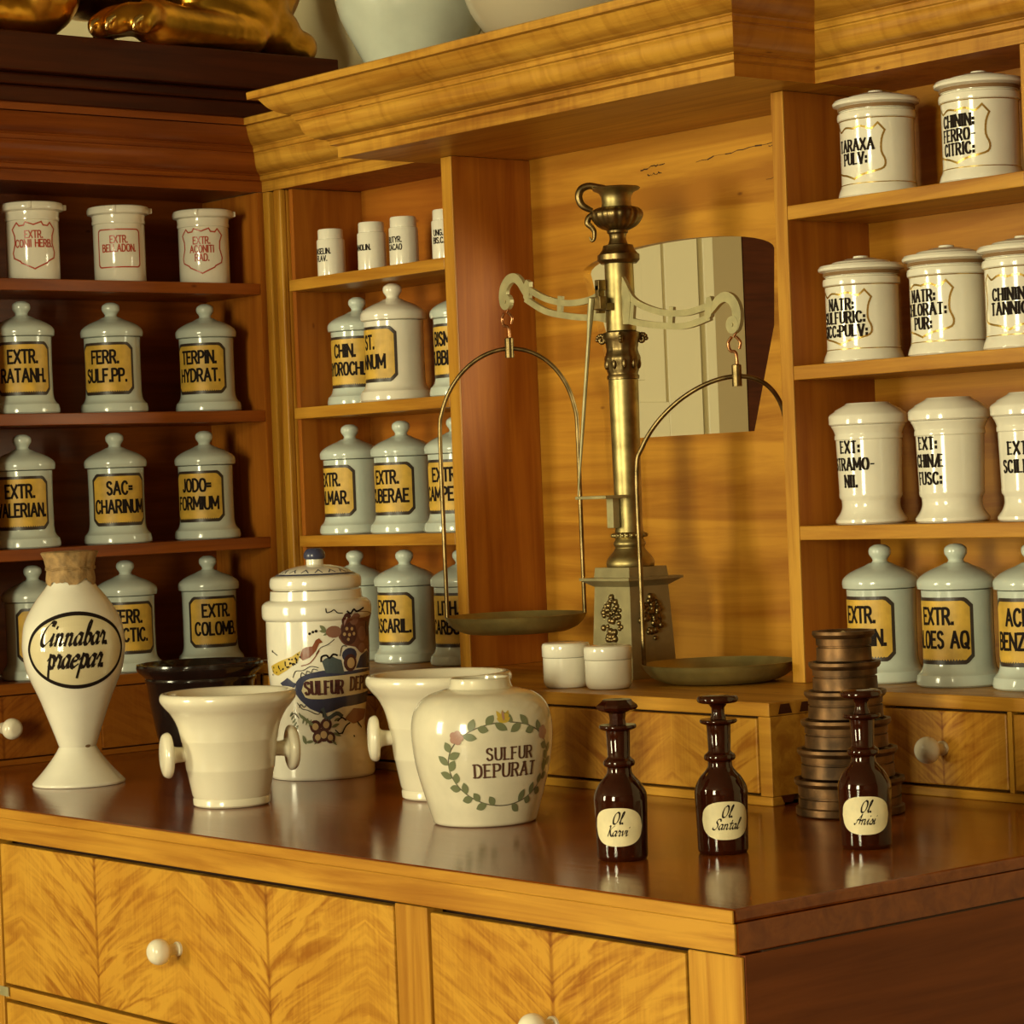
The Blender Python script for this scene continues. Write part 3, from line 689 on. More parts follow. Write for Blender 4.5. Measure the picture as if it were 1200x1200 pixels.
def jar(kind, x, y, z, rot, lines, label, group, sc=1.0, tint=None, loose=False):
    """rot: degrees the face is turned from the line of sight"""
    view = math.atan2(CY-y, CX-x)
    t = thing({'A': 'porcelain_jar', 'B': 'lidded_jar', 'C': 'lidded_jar', 'R': 'ointment_jar', 'S': 'small_jar'}[kind], label, 'jar', (x, y, z+.0006), view+math.radians(rot)+PI/2, group)
    t.scale = (sc, sc, sc)
    pm = tint or {'A': PORC, 'B': WHITE, 'C': WHITE, 'R': WHITE, 'S': WHITE}[kind]
    if kind == 'A':
        put('body', 'jar body A'+pm.name, lambda: lathe(JA), pm, t); l = put('lid', 'jar lid A'+pm.name, lambda: lathe(JAL), pm, t); put('knob', 'jar knob A'+pm.name, lambda: lathe(JAK, 28), pm, l)
        R, rad, zc = profile_radius(outer(JA)), .0608, .096
        f0 = wrap(R, rad, .0005, zc=zc); f1 = wrap(R, rad, .0009, zc=zc); f2 = wrap(R, rad, .0013, zc=zc)
        bm = bmesh.new(); patch(bm, .0665, *octo(.0665, .057, .013), f0); patch(bm, .0605, *octo(.0605, .051, .011), f1, mi=1)
        lb = obj('label', bm, [BORD, LABY], t, label='yellow paper label with a black border')
        bm = bmesh.new(); n = len(lines)
        for i, s in enumerate(lines): write(bm, s, .0265, .80, 0, .012-.040*i, f2, 'sans', .19, .112)
        obj('lettering', bm, INK, lb)
    elif kind in 'BC':
        P, PL = (JB, JBL) if kind == 'B' else (JC, JCL)
        put('body', 'jar body '+kind, lambda: lathe(P), pm, t); put('lid', 'jar lid '+kind, lambda: lathe(PL), pm, t)
        R = profile_radius(outer(P)); rad, zc = (.065, .078) if kind == 'B' else (.057, .102)
        f1 = wrap(R, rad, .0004, zc=zc); f2 = wrap(R, rad, .0006, zc=zc)
        bm = bmesh.new(); n = len(lines)
        h, gp = (.0185, .0235) if kind == 'B' else (.0195, .0300)
        y0 = (n-1)*gp/2-h/2 + (.0 if kind == 'B' else .004)
        for i, s in enumerate(lines): write(bm, s, h, .86, 0, y0-gp*i, f2, 'roman', .24, .098)
        obj('lettering', bm, INK, t, label='black roman capitals')
        if kind == 'B':
            bm = bmesh.new(); p = gold_shield(.0585, .0470); stroke(bm, p+[p[0]], .0034, f1)
            for zz in (.0228, .1345):
                ff = wrap(R, rad, .0008, zc=zz); stroke(bm, [(-PI*rad+2*PI*rad*k/72, 0) for k in range(73)], .0016, ff)
            obj('gilding', bm, GOLD, t, label='gold shield outline and rings')
            put('groove_ring', 'groove ring', lambda: lathe([(.0648, .1532), (.0672, .1535), (.0680, .1575), (.0668, .1598)]), BROWN, t)  # brown ring laid in the groove under the lid
    elif kind == 'R':
        def rb():
            bm = lathe(JR); box(bm, -.012, -.004, -.0705, -.060, .150, .164, .001); box(bm, .060, .074, -.006, .006, .150, .162, .002); return bm
        put('body', 'red label jar', rb, pm, t)
        R, rad, zc = profile_radius(outer(JR[:12])), .0565, .072
        f1 = wrap(R, rad, .0005, zc=zc); f2 = wrap(R, rad, .0007, zc=zc)
        bm = bmesh.new()
        if len(lines) == 2 and 'BELL' in lines[1]:
            a, b, c0 = .049, .041, .008
            p = [(a-c0+c0*math.cos(q), b-c0+c0*math.sin(q)) for q in [PI/2*k/5 for k in range(6)]]
            p = p + [(-u, v) for u, v in reversed(p)]; p = p + [(-u, -v) for u, v in p]
            h0 = .012
        else: p = shield_pts(.050, .050); h0 = .016
        stroke(bm, p+[p[0]], .0030, f1)
        for i, s in enumerate(lines): write(bm, s, .0150, .85, 0, h0-.0190*i, f2, 'sans', .17, .086)
        obj('lettering', bm, RED, t, label='red lettering in a red outline')
    else:
        put('body', 'small jar body', lambda: lathe(JS, 40), pm, t)
        R = profile_radius(outer(JS)); f2 = wrap(R, .0315, .0005, zc=.048)
        bm = bmesh.new()
        for i, s in enumerate(lines): write(bm, s, .0115, .85, 0, (.002 if len(lines) > 1 else -.004)-.016*i, f2, 'sans', .19, .056)
        obj('lettering', bm, INK, t, label='small black lettering')
    return t
XW = -2.625
g = 'red lettered ointment jars'
for y, r, ln, lb in ((.534, 3, ['EXTR.', 'CONII HERB.'], 'white rimmed jar with a red shield, leftmost on the top left shelf'), (.749, -1, ['EXTR.', 'BELLADON.'], 'white rimmed jar with a red rectangular frame, EXTR. BELLADON.'), (.969, -5, ['EXTR.', 'ACONITI', 'RAD.'], 'white rimmed jar with a red shield, three lines ending RAD.')):
    jar('R', XW+.008, y, 1.02, r, ln, lb, g)
g = 'yellow labelled porcelain jars'
for y, z, r, ln, lb in ((.504, .735, -1, ['EXTR.', 'RATANH.'], 'porcelain jar with yellow label EXTR. RATANH., at the left edge'), (.725, .735, -17, ['FERR.', 'SULF.PP.'], 'porcelain jar with yellow label FERR. SULF.PP.'), (.970, .735, -20, ['TERPIN.', 'HYDRAT.'], 'porcelain jar with yellow label TERPIN. HYDRAT.'),
    (.493, .45, -9, ['EXTR.', 'VALERIAN.'], 'porcelain jar with yellow label EXTR. VALERIAN., at the left edge'), (.721, .45, 7, ['SAC=', 'CHARINUM'], 'porcelain jar with yellow label SAC=CHARINUM'), (.954, .45, -23, ['JODO=', 'FORMIUM'], 'porcelain jar with yellow label JODO=FORMIUM'),
    (.505, .17, 24, ['EXTR.', 'SENEG.'], 'porcelain jar mostly hidden behind the tall white Cinnabar vase, at the left edge'), (.735, .17, 2, ['FERR.', 'LACTIC.'], 'porcelain jar with yellow label FERR. LACTIC., right behind the Cinnabar vase'), (.950, .17, 15, ['EXTR.', 'COLOMB.'], 'porcelain jar with yellow label EXTR. COLOMB., above the black bowl')):
    jar('A', XW, y, z, r, ln, lb, g)
for x, y, r, ln, lb in ((-2.368, 1.14, -45, ['VASELIN.', 'FLAV.'], 'small white jar leftmost of the four on the top shelf'), (-2.217, 1.14, -48, ['LANOLIN.'], 'small white jar with one word LANOLIN., second of the four'), (-2.103, 1.14, -42, ['BUTYR.', 'CACAO'], 'small white jar lettered BUTYR. CACAO, third of the four'), (-1.955, 1.14, -35, ['UNG.', 'BIS.C.'], 'small white jar half hidden by the niche upright')):
    jar('S', x, y, 1.02, r, ln, lb, 'small white jars on the top shelf')
for x, y, z, r, ln, lb, sc, tint in ((-2.381, 1.215, .735, -34, ['CHIN.', 'HYDROCHL.'], 'porcelain jar with yellow label CHIN. HYDROCHL., overlapped by a larger jar', 1, None), (-2.187, 1.168, .735, -58, ['ST.', 'ANNUM'], 'larger white porcelain jar with pale label ending NNUM', 1.055, WHITE), (-1.977, 1.190, .735, -46, ['BISM.', 'SUBBEN.'], 'porcelain jar lettered BISM., cut off by the niche upright', 1, None),
    (-2.364, 1.168, .45, -55, ['EXTR.', 'CALMAR.'], 'porcelain jar lettered EXTR. with LMAR. below, beside the corner post', 1, None), (-2.176, 1.168, .45, -39, ['EXTR.', 'CUBERAE'], 'porcelain jar lettered EXTR. with BERAE below', 1, None), (-1.986, 1.168, .45, -28, ['EXTR.', 'CAMPECH.'], 'porcelain jar half behind the niche upright, lettered EXTR. over MPECH', 1, None),
    (-2.363, 1.168, .17, -50, ['EXTR.', 'CARDUI'], 'porcelain jar mostly hidden behind the painted Sulfur jar', 1, None), (-2.182, 1.168, .17, -46, ['EXTR.', 'CASCARIL.'], 'porcelain jar with yellow label EXTR. CASCARIL., behind the larger mortar', 1, None), (-1.983, 1.168, .17, -35, ['LITH.', 'CARBON.'], 'porcelain jar half behind the niche upright and left scale pan', 1, None)):
    jar('A', x, y, z, r, ln, lb, g, sc, tint)
for x, z, r, ln, lb in ((-.767, 1.02, -40, ['TARAXA', 'PULV:'], 'flat lidded white jar with gold shield lettered TARAXA PULV'), (-.534, 1.02, -38, ['CHININ:', 'FERRO-', 'CITRIC:'], 'flat lidded white jar with gold shield, CHININ FERRO-CITRIC, on the top shelf'),
    (-.817, .735, -38, ['NATR:', 'SULFURIC:', 'SICC:PULV:'], 'flat lidded white jar with gold shield lettered SULFURIC'), (-.619, .735, -44, ['NATR:', 'CHLORAT:', 'PUR:'], 'flat lidded white jar with gold shield lettered CHLORAT PUR'), (-.453, .735, -24, ['CHININ:', 'TANNIC:'], 'flat lidded white jar with gold shield, CHININ TANNIC, cut by the right edge')):
    jar('B', x, 1.168, z, r, ln, lb, 'white jars with gold shields')
for x, r, ln, lb in ((-.814, -38, ['EXT:', 'STRAMO-', 'NII.'], 'waisted white lidded jar lettered EXT: STRAMO-NII.'), (-.627, -44, ['EXT:', 'CHINÆ', 'FUSC:'], 'waisted white lidded jar lettered EXT: CHINÆ FUSC:'), (-.446, -26, ['EXT:', 'SCILLÆ'], 'waisted white lidded jar cut by the right edge')):
    jar('C', x, 1.168, .45, r, ln, lb, 'waisted white jars on the third shelf')
for x, y, r, ln, lb in ((-.805, 1.175, -42, ['EXTR.', 'BELCHIN.'], 'porcelain jar lettered EXTR. with ELCHIN. below, behind the stack of weights'), (-.624, 1.168, -38, ['EXTR.', 'ALOES AQ'], 'porcelain jar with yellow label EXTR. ALOES AQ, right of the weights'), (-.456, 1.168, -24, ['ACID.', 'BENZOIC.'], 'porcelain jar lettered ACID., cut by the right edge')):
    jar('A', x, y, .17, r, ln, lb, g)

# ------------------------------------------------------------------ vessels on the counter
def face(x, y, off=0): return math.atan2(CY-y, CX-x)+math.radians(off)+PI/2
def vase():
    x, y = -2.096, .291
    t = thing('footed_vase', 'tall white footed vase lettered Cinnabar praepar., its mouth tied with brown parchment', 'vase', (x, y, .0006), face(x, y, 4))
    P = [(0, 0), (.088, 0), (.0895, .003)] + cr([(.089, .005), (.070, .025), (.048, .052), (.0365, .071), (.0370, .076), (.0520, .119), (.0690, .165), (.090, .2146), (.0975, .250), (.0985, .276), (.092, .316), (.070, .355), (.050, .380), (.0425, .394), (.0415, .41)], 6) + [(.0415, .440), (0, .440)]
    obj('body', lathe(P), WHITE, t, 50)
    # parchment cap: flared, with a torn lower edge
    bm = bmesh.new(); n = 60; rows = []
    rnd = [random.uniform(-1, 1) for _ in range(n)]
    for r, z, k in ((.047, .388, 1), (.0475, .398, .3), (.0455, .412, 0), (.0465, .420, 0), (.0500, .436, 0), (.0555, .447, .15), (.0530, .449, 0), (.03, .4505, 0), (.0005, .4505, 0)):
        rows.append([bm.verts.new(((r*(1+.018*math.sin(9*2*PI*i/n)+.012*rnd[i]))*math.cos(2*PI*i/n), (r*(1+.018*math.sin(9*2*PI*i/n)+.012*rnd[i]))*math.sin(2*PI*i/n), z+k*.006*(rnd[(i//2)*2]+.6*math.sin(5*2*PI*i/n)))) for i in range(n)])
    for A, B in zip(rows, rows[1:]):
        for k in range(n): bm.faces.new((A[k], A[(k+1) % n], B[(k+1) % n], B[k]))
    cap = obj('cap', bm, CORK, t, 60, label='brown parchment mouth cover')
    bm = bmesh.new()
    for zz in (.4145, .4175): tube([((.0478+.0006*math.sin(k*3))*math.cos(2*PI*k/40), (.0478+.0006*math.sin(k*3))*math.sin(2*PI*k/40), zz+.001*math.sin(k)) for k in range(41)], .0011, 6, bm)
    obj('string', bm, CORK, cap)
    R = profile_radius(outer(P)); f0 = wrap(R, .0985, .0004, zc=.262); f1 = wrap(R, .0985, .0007, zc=.262); f2 = wrap(R, .0985, .0010, zc=.262)
    a, b = .106, .070
    e = lambda k, a_, b_: (a_*math.cos(k), b_*math.sin(k))
    bm = bmesh.new(); patch(bm, a*.99, lambda u: b*math.sqrt(max(0, 1-(u/a)**2)), lambda u: -b*math.sqrt(max(0, 1-(u/a)**2)), f0, nu=40, nv=12)
    lb = obj('label', bm, plain('painted buff oval', (.70, .61, .38), .16, coat=.5), t, label='buff oval field')
    bm = bmesh.new(); stroke(bm, [e(2*PI*k/72, a, b) for k in range(73)], .0075, f1); obj('border', bm, INK, lb)
    bm = bmesh.new(); write(bm, 'Cinnabar.', .043, .80, -.004, .011, f2, 'script', .19, .152); write(bm, 'praepar.', .046, .76, -.002, -.032, f2, 'script', .19, .140)
    obj('lettering', bm, INK, lb)
    bm = bmesh.new(); disc(bm, (.018, 0), .006, wrap(R, .0365, .0006, zc=.074), ry=.003)
    obj('chip', bm, BROWN, t, label='dark chip at the waist')
vase()
MP = [(0, 0), (.064, 0), (.0675, .003), (.0680, .013), (.0665, .015), (.0690, .020), (.0770, .062), (.0782, .064), (.0785, .067), (.0840, .113), (.0852, .115), (.0855, .118)] + cr([(.0858, .120), (.091, .142), (.101, .162), (.112, .175), (.1195, .186), (.1195, .195), (.115, .200), (.106, .1985), (.098, .188)], 5) + cr([(.097, .186), (.085, .150), (.074, .10), (.058, .045), (.03, .026)], 4) + [(0, .024)]
def mortar(label, x, y, rot, kr=1.0, kz=1.0, hz=.093):
    t = thing('mortar', label, 'mortar', (x, y, .0006), face(x, y, rot), 'cream glazed mortars')
    obj('body', lathe([(r*kr, z*kz) for r, z in MP], 72), CREAM, t, 40)
    for s in (-1, 1):
        pr = [(.0001, -.02), (.013, -.02), (.0135, .0)] + cr([(.0135, .002), (.015, .014), (.021, .019), (.034, .020), (.0405, .024), (.0405, .030), (.035, .0365), (.02, .040)], 4) + [(.0001, .0405)]
        bm = lathe([(r*.98, z) for r, z in pr], 32)
        bm.transform(Matrix.Translation((s*.083*kr, 0, hz)) @ Matrix.Rotation(s*PI/2, 4, 'Y'))
        obj('handle', bm, CREAM, t, 40, label='disc shaped side knob')
mortar('smaller cream mortar with two disc knobs, left of the painted pot, front of counter', -1.532, .269, 10)
mortar('larger cream mortar with disc knobs standing behind the round Sulfur Depurat pot', -1.283, .548, 4, 1.075, 1.09, .108)

def sulfur_jar():
    x, y = -1.777, .642
    t = thing('painted_jar', 'tall faience jar painted with a bird and blue banner, lid with dark blue knob', 'jar', (x, y, .0006), face(x, y, 0))
    P = [(0, 0), (.098, 0), (.1005, .004)] + cr([(.1005, .006), (.1005, .035), (.099, .055), (.092, .068), (.086, .080), (.0845, .095)], 4) + cr([(.0845, .097), (.089, .14), (.096, .185), (.0985, .24), (.0985, .298)], 4) + cr([(.0985, .300), (.1045, .306), (.1055, .318), (.1045, .330), (.098, .337)], 4) + [(.089, .340), (.0875, .357), (0, .358)]
    obj('body', lathe(P, 72), WHITE, t, 45)
    PL = [(0, .3585), (.083, .3585)] + cr([(.083, .359), (.0875, .363), (.0885, .372), (.0860, .382), (.078, .386)], 4) + cr([(.0765, .3862), (.06, .396), (.035, .403), (.018, .405)], 4) + [(.0165, .406), (.0165, .416), (0, .4165)]
    lid = obj('lid', lathe(PL, 64), WHITE, t, 45)
    obj('knob', lathe(cr([(.0165, .4155), (.0205, .4185), (.0200, .428), (.013, .436), (.0005, .438)], 5), 32), BLUE, lid, 60, label='dark blue domed knob')
    RL = profile_radius([(.0885, .372), (.078, .386), (.0765, .3863), (.06, .396), (.035, .403)])
    bm = bmesh.new()
    fz = lambda u, v: ((RL(.3885+v)+.0008)*math.cos(u/.07-PI/2), (RL(.3885+v)+.0008)*math.sin(u/.07-PI/2), .3889+v)
    stroke(bm, [(-.22+.44*k/72, -.0008) for k in range(73)], .0026, fz)
    for k in range(16):
        u = -.22+.44*k/16; stroke(bm, [(u, .003), (u+.007, .008), (u+.014, .003)], .0016, fz)
    obj('painted_border', bm, BLUE, lid)
    R = profile_radius(outer(P)); RA = .0985
    def D(X, Y):
        s = (X-314)/342
        a = math.asin(s) if abs(s) < .93 else math.copysign(math.asin(.93)+(abs(s)-.93)*1.3, s)
        return (RA*a, (1280-Y)/3474.)
    f = lambda k: wrap(R, RA, .0004+.0003*k)
    def paint(name, mat, parts, k=0):
        bm = bmesh.new(); ff = f(k)
        for q in parts:
            if q[0] == 'p': fillpoly(bm, [D(*p) for p in q[1]], ff)
            elif q[0] == 'd': disc(bm, D(*q[1]), q[2]/3474., ff, ry=(q[3] if len(q) > 3 else q[2])/3474.)
            elif q[0] == 's': stroke(bm, cr([D(*p) for p in q[1]], 4), q[2]/3474., ff)
            elif q[0] == 'l': leafshape(bm, D(*q[1]), q[2], q[3]/3474., q[4]/3474., ff)
        return obj(name, bm, mat, t)
    def each(name, mat, parts, k=0):
        for q in parts: paint(name, mat, [q], k)
    paint('painted_banner', BLUE, [('p', [(150, 640), (185, 600), (250, 575), (340, 560), (480, 575), (600, 570), (700, 575), (760, 560), (760, 800), (640, 800), (480, 810), (330, 850), (235, 810), (170, 750), (140, 700)]), ('p', [(50, 640), (80, 620), (110, 595), (125, 630), (160, 640), (150, 680), (110, 660), (60, 662)]), ('d', (520, 470), 62, 48), ('p', [(560, 560), (590, 480), (640, 450), (690, 500), (700, 570)])])
    paint('painted_castle', TEAL, [('p', [(338, 575), (335, 500), (360, 480), (400, 470), (440, 490), (476, 500), (482, 590)]), ], 1)
    paint('painted_swag', TEAL, [('s', [(330, 820), (360, 880), (430, 850), (470, 870)], 26)], 1)
    paint('painted_scroll', plain('banner buff', (.66, .57, .36), .2, coat=.4), [('p', [(190, 690), (200, 640), (240, 613), (330, 603), (500, 598), (640, 590), (760, 588), (760, 722), (640, 728), (500, 738), (330, 750), (240, 745), (200, 728)])], 1)
    bm = bmesh.new(); ff = f(3)
    u0, v0 = D(215, 722); u1, _ = D(470, 722); write(bm, 'SULFUR', .0235, .8, (u0+u1)/2, v0+.002, ff, 'roman', .26, u1-u0)
    u2, _ = D(525, 700); u3 = u2+.068; write(bm, 'DEPUR.', .0235, .8, (u2+u3)/2, v0+.006, ff, 'roman', .26, u3-u2)
    obj('lettering', bm, PURP, t)
    paint('painted_bird', RUST, [('p', [(190, 470), (200, 420), (235, 402), (278, 398), (298, 360), (318, 342), (338, 362), (345, 375), (322, 382), (302, 425), (262, 470), (210, 490)]), ('s', [(200, 525), (260, 505), (320, 430)], 7)], 1)
    paint('painted_tail', YEL, [('p', [(200, 425), (192, 482), (110, 550), (40, 592), (5, 572), (0, 530), (70, 490), (140, 462)])], 1)
    rr = random.Random(3)
    paint('painted_dots', INK, [('d', (5+q*190, 555-q*95+rr.uniform(-22, 34)), 6) for q in [rr.random() for _ in range(34)]] + [('d', (15, 430), 8), ('s', [(20, 435), (45, 455)], 5), ('d', (262, 315), 9), ('d', (284, 305), 9), ('d', (305, 300), 10), ('d', (555, 1010), 7)]
        + [('s', [(370, 155), (375, 180), (400, 175), (420, 165), (440, 185), (470, 190)], 7), ('s', [(500, 180), (520, 195), (540, 170), (560, 185), (600, 165)], 12), ('s', [(330, 500), (335, 470), (365, 462), (385, 480), (410, 458), (435, 465)], 12),
           ('s', [(300, 450), (330, 410), (380, 390), (420, 360)], 5), ('s', [(455, 470), (470, 410), (500, 410)], 6), ('s', [(140, 600), (160, 560), (210, 555), (260, 530), (310, 540)], 5), ('s', [(150, 770), (180, 810), (220, 820), (290, 850), (320, 830), (330, 870)], 5), ('s', [(470, 985), (500, 940), (530, 920)], 10), ('s', [(590, 920), (620, 960)], 10)], 2)
    paint('painted_leaves', GREEN, [('l', (330, 262), -.8, 60, 26), ('l', (325, 300), -.1, 60, 22), ('l', (350, 330), .4, 50, 16)] + [('l', (110+i*8, 830+i*22), -2.4, 48, 14) for i in range(5)] + [('l', (150+i*22, 835+i*16), -.9, 60, 16) for i in range(5)] + [('l', (195+i*24, 860+i*10), -2.0, 56, 14) for i in range(3)]
        + [('l', (170, 985), -1.0, 70, 26), ('l', (200, 1030), .1, 60, 20), ('l', (260, 1045), .8, 60, 16), ('l', (390, 940), .3, 70, 22), ('l', (400, 975), -.4, 70, 20), ('l', (380, 1010), -.9, 60, 20), ('l', (410, 900), .4, 50, 18)], 1)
    paint('painted_foliage', plain('painted brown foliage', (.19, .075, .05), .25), [('p', [(455, 300), (480, 250), (520, 205), (560, 185), (620, 190), (700, 210), (760, 260), (770, 420), (740, 560), (690, 500), (640, 440), (585, 455), (560, 420), (480, 400), (450, 350)])], 0)
    each('painted_flower', PURP, [('d', (520, 325), 70, 78), ('d', (522, 520), 54, 58), ('d', (270, 930), 44), ('d', (330, 985), 46), ('d', (352, 920), 44), ('d', (285, 1000), 40), ('d', (378, 1005), 38), ('d', (500, 235), 32, 46), ('d', (660, 300), 44, 60)], 1)
    each('painted_petal', plain('painted mauve brown', (.27, .13, .09), .25), [('d', (420, 310), 54, 40), ('d', (605, 335), 50, 50), ('d', (555, 235), 44, 40), ('d', (600, 430), 40, 34), ('p', [(490, 890), (555, 825), (670, 845), (650, 905), (560, 930)])], 2)
    each('painted_berry', plain('painted tan', (.56, .38, .19), .25), [('d', (505, 295), 12), ('d', (538, 298), 12), ('d', (488, 330), 12), ('d', (520, 336), 12), ('d', (550, 332), 12), ('d', (512, 366), 11), ('d', (525, 522), 32, 36), ('d', (270, 930), 24), ('d', (330, 985), 25), ('d', (352, 920), 24), ('d', (285, 1000), 21), ('d', (378, 1005), 20)], 3)
    each('painted_stroke', INK, [('s', [(190, 600), (200, 570), (225, 585), (235, 560), (262, 570), (275, 548), (305, 556)], 5), ('s', [(160, 800), (175, 780), (195, 800), (210, 785)], 5), ('s', [(90, 860), (120, 840), (150, 870)], 5), ('s', [(440, 900), (470, 880), (500, 900)], 10), ('s', [(420, 960), (450, 985), (480, 975)], 8)], 2)
sulfur_jar()

def pot():
    x, y = -.956, .377
    t = thing('painted_pot', 'round ivory pot lettered SULFUR DEPURAT inside a painted leaf wreath', 'pot', (x, y, .0006), face(x, y, 18))
    P = [(0, 0), (.081, 0), (.084, .003)] + cr([(.0845, .006), (.098, .05), (.110, .098), (.115, .145), (.1125, .172), (.104, .192), (.088, .206), (.066, .2135), (.0525, .2165)], 6) + cr([(.0515, .218), (.0495, .224), (.0480, .232)], 3) + [(.0460, .2335), (.0435, .232), (.0420, .220), (.060, .205), (.09, .17), (.09, .05), (0, .02)]
    obj('body', lathe(P, 80), POTW, t, 50)
    R = profile_radius(outer(P)[:-1] if False else [p for p in outer(P) if p[1] <= .216]); RA = .113; zc = .1015
    f = lambda k: wrap(R, RA, .0004+.0003*k, zc=zc)
    a, b = .094, .067
    bm = bmesh.new(); stroke(bm, [(a*math.cos(q), b*math.sin(q)) for q in [PI*.5+.12+(2*PI-.24)*k/80 for k in range(81)]], .0018, f(0)); obj('painted_stem', bm, plain('painted stem grey', (.12, .10, .07), .3), t)
    bm = bmesh.new(); rr = random.Random(5)
    for k in range(19):
        for s in (-1, 1):
            q = PI/2+s*(.16+2.95*k/19.)
            if k in (5, 6): continue
            p = (a*math.cos(q), b*math.sin(q)); td = math.atan2(b*math.cos(q), -a*math.sin(q))
            dirn = td if s > 0 else td+PI
            sd = 1 if k % 2 else -1
            leafshape(bm, p, dirn+PI+sd*.75+rr.uniform(-.15, .15), .0205*rr.uniform(.85, 1.15), .0125, f(1))
    obj('painted_leaves', bm, GREEN, t)
    bm = bmesh.new()
    for an, ln, w in ((.5*PI, .020, .008), (.5*PI+.5, .022, .008), (.5*PI-.5, .022, .008), (.5*PI+.95, .014, .006), (.5*PI-.95, .014, .006)): leafshape(bm, (0, b-.001), an, ln, w, f(1))
    obj('painted_tulip', bm, YEL, t)
    for s in (-1, 1):
        bm = bmesh.new(); cx, cy = s*a*math.cos(.62), b*math.sin(.62)+.006
        for q in range(5): disc(bm, (cx+.006*math.cos(q*1.256), cy+.006*math.sin(q*1.256)), .0058, f(2))
        obj('painted_rose', bm, PINK, t)
    bm = bmesh.new(); leafshape(bm, (0, b+.002), PI/2, .016, .0045, f(3))
    obj('painted_petal', bm, PINK, t)
    bm = bmesh.new()
    write(bm, 'SULFUR', .0185, 1.0, .010, .008, f(1), 'roman', .19, .092); write(bm, 'DEPURAT', .0205, 1.0, .004, -.0195, f(1), 'roman', .19, .116)
    obj('lettering', bm, plain('brown lettering', (.10, .045, .03), .3), t)
pot()
BP = [(0, 0), (.034, 0), (.0362, .003)] + cr([(.0366, .006), (.0372, .04), (.0385, .085)], 3) + cr([(.0386, .087), (.037, .096), (.030, .109), (.022, .118), (.0182, .124), (.0175, .131)], 4) + cr([(.0178, .132), (.0222, .1345), (.0225, .1405), (.018, .1445)], 4) + [(.0162, .147), (.0175, .182)] + cr([(.0178, .184), (.0255, .187), (.0272, .190), (.026, .1925)], 3) + [(.012, .1925), (0, .1925)]
def bottle(label, x, y, off, lines, facet, cu=0):
    t = thing('apothecary_bottle', label, 'bottle', (x, y, .0006), face(x, y, off), 'brown glass stoppered bottles')
    obj('body', lathe(BP, 48), AMBER, t, 50)
    if facet:
        SP = [(0, .193), (.0125, .193), (.0112, .200), (.0125, .209), (.027, .214), (.0305, .218), (.029, .2215), (.0225, .2265), (.021, .229), (0, .2295)]
        obj('stopper', lathe(SP, 9), AMBER, t, 12)
    else:
        SP = [(0, .193), (.0120, .193), (.0095, .200), (.0095, .209), (.014, .2145)] + cr([(.016, .215), (.027, .2165), (.0300, .221), (.027, .2265), (.016, .2285)], 4) + [(0, .229)]
        obj('stopper', lathe(SP, 40), AMBER, t, 40)
    R = profile_radius(outer(BP)); f0 = wrap(R, .0378, .0005, zc=.0495); f1 = wrap(R, .0378, .0009, zc=.0495)
    a, b = .0385, .0275; se = lambda u: b*max(0, 1-abs(u/a)**2.6)**(1/2.2)
    bm = patch(bmesh.new(), a, se, lambda u: -se(u), f0, nu=36, nv=6)
    lb = obj('label', bm, LABI, t, label='ivory oval label')
    bm = bmesh.new(); write(bm, lines[0], .0165, .8, .002, .005, f1, 'script', .17); write(bm, lines[1], .0150, .95, 0, -.0125, f1, 'script', .16, .054)
    obj('lettering', bm, INK, lb)
bottle('brown glass bottle with faceted stopper, label Ol. Karvi, leftmost of the three', -.450, .220, -9, ['Ol.', 'Karvi'], True)
bottle('brown glass bottle with round disc stopper, label Ol. Santal', -.377, .350, 10, ['Ol.', 'Santal'], False)
bottle('brown glass bottle labelled Ol. Anisi, in front of the stacked weights', -.241, .506, 0, ['Ol.', 'Anisi'], False)

def weights():
    x, y = -.525, .775
    lv = [0, .058, .105, .151, .196, .242, .291]; rr = [.0825, .0745, .0665, .0600, .0520, .0445]
    names = ['widest tarnished brass weight at the bottom of the stack', 'second weight from the bottom of the tarnished stack', 'third weight from the bottom of the tarnished stack', 'fourth weight from the bottom of the tarnished stack', 'second weight from the top of the tarnished stack', 'smallest tarnished weight on top of the stack']
    for i in range(6):
        z0, z1, r = lv[i], lv[i+1], rr[i]; h = z1-z0-.0008
        t = thing('brass_weight', names[i], 'weight', (x+(.002, -.001, .001, -.002, .001, 0)[i], y+(0, .001, -.002, .002, 0, .001)[i], z0+.0008), i*.7, 'stacked brass weights')
        rb = r+(.004 if i == 0 else 0)
        pr = [(0, 0), (rb-.002, 0), (rb, .002)] + ([(rb, .012), (r-.001, .014)] if i == 0 else [(r-.0005, .006)]) + [(r-.0008, h*.46), (r-.004, h*.48), (r-.004, h*.52), (r-.0008, h*.54), (r-.0005, h-.0115), (r+.003, h-.009), (r+.0055, h-.005), (r+.005, h), (r-.002, h), (r-.0045, h-.004), (0, h-.004)]
        obj('body', lathe(pr, 56), WGHT, t, 30)
        tube([(0, 0, 0)]*0 or [(-.004, 0, h-.003), (0, 0, h-.0015), (.004, 0, h-.003)], .0012, 6, b0 := bmesh.new())
        obj('pin', b0, BRONZE, t)
weights()
t = thing('bowl', 'glossy black wide rimmed bowl behind the smaller cream mortar', 'bowl', (-2.285, .70, .0006))
BW = [(0, 0), (.075, 0), (.080, .004), (.095, .05), (.108, .12), (.1125, .160), (.1155, .163), (.1160, .168), (.1150, .171), (.122, .178), (.131, .186), (.1335, .193), (.1325, .200), (.127, .201), (.114, .186), (.104, .12), (.08, .02), (0, .015)]
obj('body', lathe(BW, 64), IRON, t, 40)
